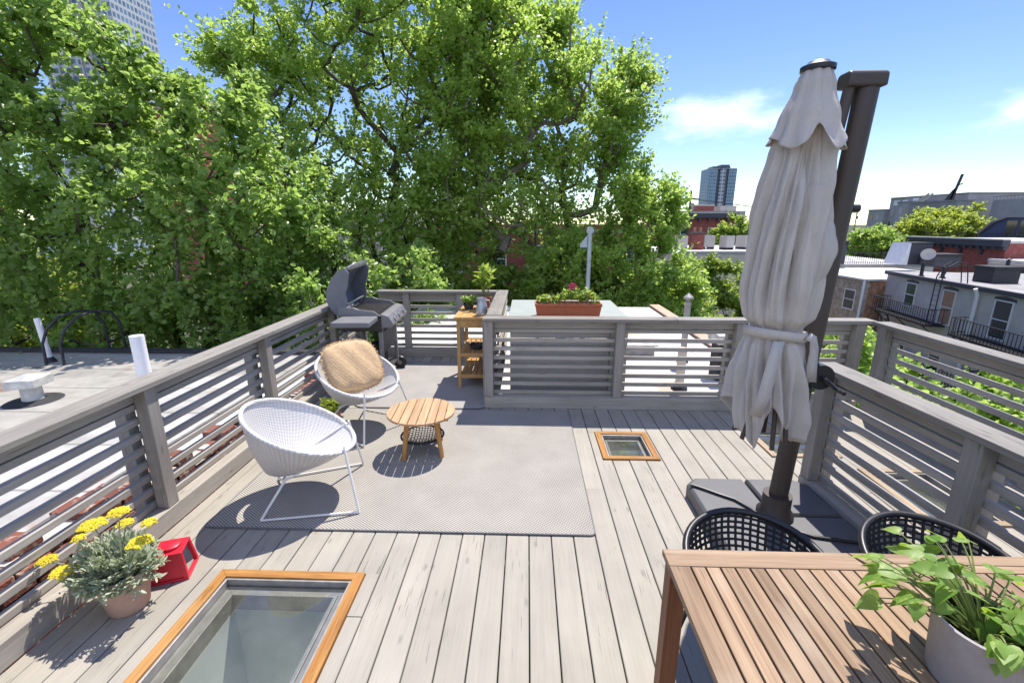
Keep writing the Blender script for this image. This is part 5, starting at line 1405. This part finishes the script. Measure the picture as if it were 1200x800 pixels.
block('brick house with pale window frames behind the large middle trees', -6.5, 8.0, 31, 42, 1.6, 'brick_red', 'roof_white', wins=[(1.5,-1.2),(4.5,-1.2),(7.5,-1.2),(10.5,-1.2),(13,-1.2),(1.5,-4.6),(4.5,-4.6),(7.5,-4.6),(10.5,-4.6)], par=.3)
# block('brick house with dark roof glimpsed behind the left trees', -34, -20, 29, 40, .8, 'brick_maroon', 'roof_grey', wins=[(2,-1.8),(5,-1.8),(8,-1.8),(11,-1.8)])
block('pale rear house glimpsed between the two large middle trees', -17, -8, 32, 42, 2.8, 'stucco_tan', 'roof_far', wins=[(2,.2),(5,.2),(7.5,.2)])

# ------------------------------------------------------------------ trees
TG = 'trees in the yards beyond the roofs'
tree('leafy_tree', 'broad dark green tree filling the left behind the neighbouring roof', (-9.2,11.6,-10),
     [(-10.2,11.3,2.6,2.6,2.2,3.5,84),(-7.3,11.4,1.9,1.9,2.0,3.1,52),(-8.8,10.6,-1.7,4.0,2.1,2.9,66),(-12.5,10.8,2.6,2.1,2.1,3.2,40),(-11.6,11.3,6.2,1.0,.8,.8,8),(-10.3,11.3,6.0,.8,.8,.8,7),(-8.6,11.4,4.9,.7,.7,.7,7),(-10.3,11.2,4.4,1.4,1.0,1.1,16),(-11.9,11.0,4.6,1.0,.9,1.0,10)], .26, 'leaf_a', .128, 14, 14, .66, 101, group=TG, up=.15, outw=.65, droop=.35, min_d=.95, limb=.8)
tree('leafy_tree', 'lower dark green tree crowding behind the long left railing', (-4.8,11.6,-10),
     [(-5.5,11.35,-.42,2.06,1.72,2.75,44),(-3.27,11.7,-1.1,1.89,1.63,2.24,36),(-4.47,10.66,-2.82,3.1,1.55,1.89,36)], .18, 'leaf_a', .125, 14, 14, .64, 102, group=TG, up=.15, outw=.65, droop=.35, min_d=.95, limb=.8)
tree('leafy_tree', 'tall bright green tree left of the middle with dark forking limbs', (-5.4,18.2,-10),
     [(-5.7,18,7.4,3.7,3.0,4.0,110),(-8.1,17.6,4.2,2.4,2.4,2.8,50),(-3.2,18,6.0,2.6,2.8,4.8,84),(-6.0,17.2,1.2,4.4,2.4,2.2,54),(-10.2,17.5,7.6,1.2,.9,.6,9),(-9.0,17.6,7.2,1.6,1.2,1.0,14)], .34, 'leaf_b', .135, 11, 15, 1.05, 103, group=TG, up=.85, outw=.5, min_d=1.1, limb=.85)
tree('leafy_tree', 'tall bright green tree behind the bulkhead with spreading right-hand limbs', (.2,17.6,-10),
     [(-.6,17.6,6.0,2.4,2.6,3.0,80),(2.0,17.4,5.3,1.75,2.0,2.2,54),(-.6,17.4,2.6,3.0,2.4,2.2,56),(-1.5,17.8,7.3,1.6,2.0,2.6,36),(3.3,17.4,6.0,.9,.9,.6,9),(2.9,17.4,4.3,.9,.9,.5,7),(.9,17.5,7.9,.7,.7,.9,8)], .32, 'leaf_b', .13, 11, 15, 1.0, 104, group=TG, up=.9, outw=.5, min_d=1.05, limb=.85, bark='bark_pale')
tree('leafy_tree', 'slender bright green tree at the right end of the tree row', (3.3,16.0,-10),
     [(3.75,15.8,1.9,1.2,1.1,1.8,40),(2.9,15.8,-.3,2.1,1.5,1.8,60),(4.5,15.8,-.5,1.3,1.2,1.5,34),(1.4,15.6,-.2,1.5,1.2,1.4,34)], .14, 'leaf_b', .115, 18, 13, .66, 105, group=TG, up=.8, outw=.55, min_d=.9, limb=.8)
bush('yard_shrub', 'mid green undergrowth below the tall middle trees', [(-2.6,15.4,-1.3,2.6,1.4,2.4,50),(.6,15.4,-1.6,2.6,1.4,2.2,50)], 'leaf_d', .16, 15, 12, .62, 106)
bush('yard_shrub', 'fresh green shrub below the tan house with white roof', [(8.6,20.5,-2.5,2.4,2.0,2.5,90),(6.2,18.5,-2.6,2.0,1.6,2.1,60),(11.0,22,-2.6,2.0,1.6,2.3,60)], 'leaf_d', .15, 13, 12, .6, 107)
bush('yard_shrub', 'bright leafy shrub top showing through the right railing', [(6.5,9.0,-2.35,1.9,3.0,2.2,130),(8.2,12.5,-3.1,2.4,2.4,2.4,80),(7.0,6.4,-2.5,1.8,2.0,2.0,70)], 'leaf_b', .12, 12, 12, .48, 108)
bush('yard_shrub', 'yellow green shrub at the far left edge', [(-15.0,12.9,-.7,2.2,1.6,2.1,60),(-16.2,14.5,-1.5,2.0,1.5,2.2,30)], 'leaf_c', .12, 14, 12, .55, 109)
tree('distant_tree', 'rounded tree in front of the distant red brick house', (27.0,60,-10), [(26.8,60,-.4,3.3,2.6,2.9,90)], .25, 'leaf_d', .36, 8, 8, 1.0, 110, group='trees on the right skyline')
tree('distant_tree', 'bright broad tree in front of the grey apartment block', (63.5,76,-10), [(63.2,76,-.3,5.0,4,3.6,120),(67.5,76.5,.4,5.8,4,3.7,130)], .35, 'leaf_c', .42, 9, 8, 1.3, 111, group='trees on the right skyline')
tree('distant_tree', 'bright tree left of the broad tree, above the low white roof', (46,62,-10), [(44.2,61,-.7,2.4,2,2.0,60),(46.5,62,-2.0,4.2,3,2.0,90)], .3, 'leaf_b', .34, 9, 8, 1.0, 112, group='trees on the right skyline')

# ------------------------------------------------------------------ sun, sky, camera
SUN_EL, SDX, SDY = math.atan2(1, .50), .25, .45
sd = Vector((SDX, SDY, 1.0)).normalized()
L = bpy.data.lights.new('sun', 'SUN'); L.energy = 4.2; L.angle = R(.53); L.color = (1, .94, .85)
lo = bpy.data.objects.new('sun', L); COL.objects.link(lo); lo.rotation_euler = sd.to_track_quat('Z', 'Y').to_euler(); lo.location = (0,0,50)
w = bpy.data.worlds.new('World'); scene.world = w; w.use_nodes = True
nt = w.node_tree; nt.nodes.clear()
def N(t, **k):
    n = nt.nodes.new('ShaderNode'+t)
    for a, b in k.items(): setattr(n, a, b)
    return n
sky = N('TexSky', sky_type='NISHITA'); sky.sun_disc = False; sky.sun_elevation = math.asin(sd.z); sky.sun_rotation = math.atan2(sd.x, sd.y); sky.altitude = 0; sky.air_density = 1.0; sky.dust_density = .03; sky.ozone_density = 3.0
bg = N('Background'); bg.inputs[1].default_value = .108
out = N('OutputWorld')
tc = N('TexCoord')
def wm(op, a, b=None):
    n = N('Math', operation=op)
    for i, q in enumerate((a, b)):
        if q is None: continue
        if isinstance(q, (int, float)): n.inputs[i].default_value = q
        else: nt.links.new(q, n.inputs[i])
    return n.outputs[0]
def blob(d, sx, sz):                                     # soft cloud bank round a direction of the sky
    d = Vector(d).normalized(); az = math.atan2(d.x, d.y); el = math.asin(d.z)
    sp = N('SeparateXYZ'); nt.links.new(tc.outputs['Generated'], sp.inputs[0])
    a = wm('ARCTAN2', sp.outputs[0], sp.outputs[1]); e = wm('ARCSINE', sp.outputs[2])
    u = wm('MULTIPLY', wm('SUBTRACT', a, az), 1/sx); v = wm('MULTIPLY', wm('SUBTRACT', e, el), 1/sz)
    q = wm('ADD', wm('MULTIPLY', u, u), wm('MULTIPLY', v, v)); return wm('POWER', 2.718, wm('MULTIPLY', q, -1.0))
mp = N('Mapping'); mp.inputs['Scale'].default_value = (5, 5, 13); nt.links.new(tc.outputs['Generated'], mp.inputs[0])
nz = N('TexNoise'); nz.inputs['Scale'].default_value = 1.6; nz.inputs['Detail'].default_value = 7; nz.inputs['Roughness'].default_value = .58; nt.links.new(mp.outputs[0], nz.inputs[0])
bl = wm('ADD', wm('ADD', blob((.36,.94,.185), .13, .055), blob((.68,.7,.155), .05, .03)), wm('MULTIPLY', blob((.8,.62,.08), .26, .06), .4))
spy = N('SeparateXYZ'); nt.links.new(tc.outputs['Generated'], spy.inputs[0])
rear = wm('MAXIMUM', wm('SUBTRACT', wm('ADD', wm('MULTIPLY', spy.outputs[1], -1.0), wm('MULTIPLY', spy.outputs[2], .9)), .30), 0.)       # unseen bright cloud added overhead and behind the camera to fill shadows
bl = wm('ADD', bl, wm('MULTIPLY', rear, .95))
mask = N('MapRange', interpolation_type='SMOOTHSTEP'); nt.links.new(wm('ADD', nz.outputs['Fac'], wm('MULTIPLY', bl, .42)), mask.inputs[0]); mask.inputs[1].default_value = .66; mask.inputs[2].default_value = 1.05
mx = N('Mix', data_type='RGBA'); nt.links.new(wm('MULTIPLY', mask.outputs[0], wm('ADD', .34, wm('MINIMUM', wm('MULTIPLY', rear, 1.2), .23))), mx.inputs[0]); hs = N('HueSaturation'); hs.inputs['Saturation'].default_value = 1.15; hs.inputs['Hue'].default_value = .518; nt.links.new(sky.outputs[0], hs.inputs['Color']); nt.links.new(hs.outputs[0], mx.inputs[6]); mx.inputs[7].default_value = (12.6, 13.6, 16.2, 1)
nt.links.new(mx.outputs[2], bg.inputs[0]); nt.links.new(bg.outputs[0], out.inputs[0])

cam = bpy.data.cameras.new('camera'); cam.lens = 36*533/1200; cam.sensor_width = 36; cam.sensor_fit = 'HORIZONTAL'; cam.clip_start = .05; cam.clip_end = 9000
co = bpy.data.objects.new('camera', cam); COL.objects.link(co); co.location = (0,0,1.95); co.rotation_euler = (R(90-14.516), 0, R(1.8725))
scene.camera = co
scene.view_settings.view_transform = 'Standard'; scene.view_settings.look = 'None'; scene.view_settings.exposure = .82; scene.view_settings.gamma = 1; scene.view_settings.use_curve_mapping = False
c = scene.cycles; c.max_bounces = 9; c.diffuse_bounces = 6; c.glossy_bounces = 3; c.transmission_bounces = 6; c.transparent_max_bounces = 12; c.use_denoising = True; c.caustics_reflective = False; c.caustics_refractive = False
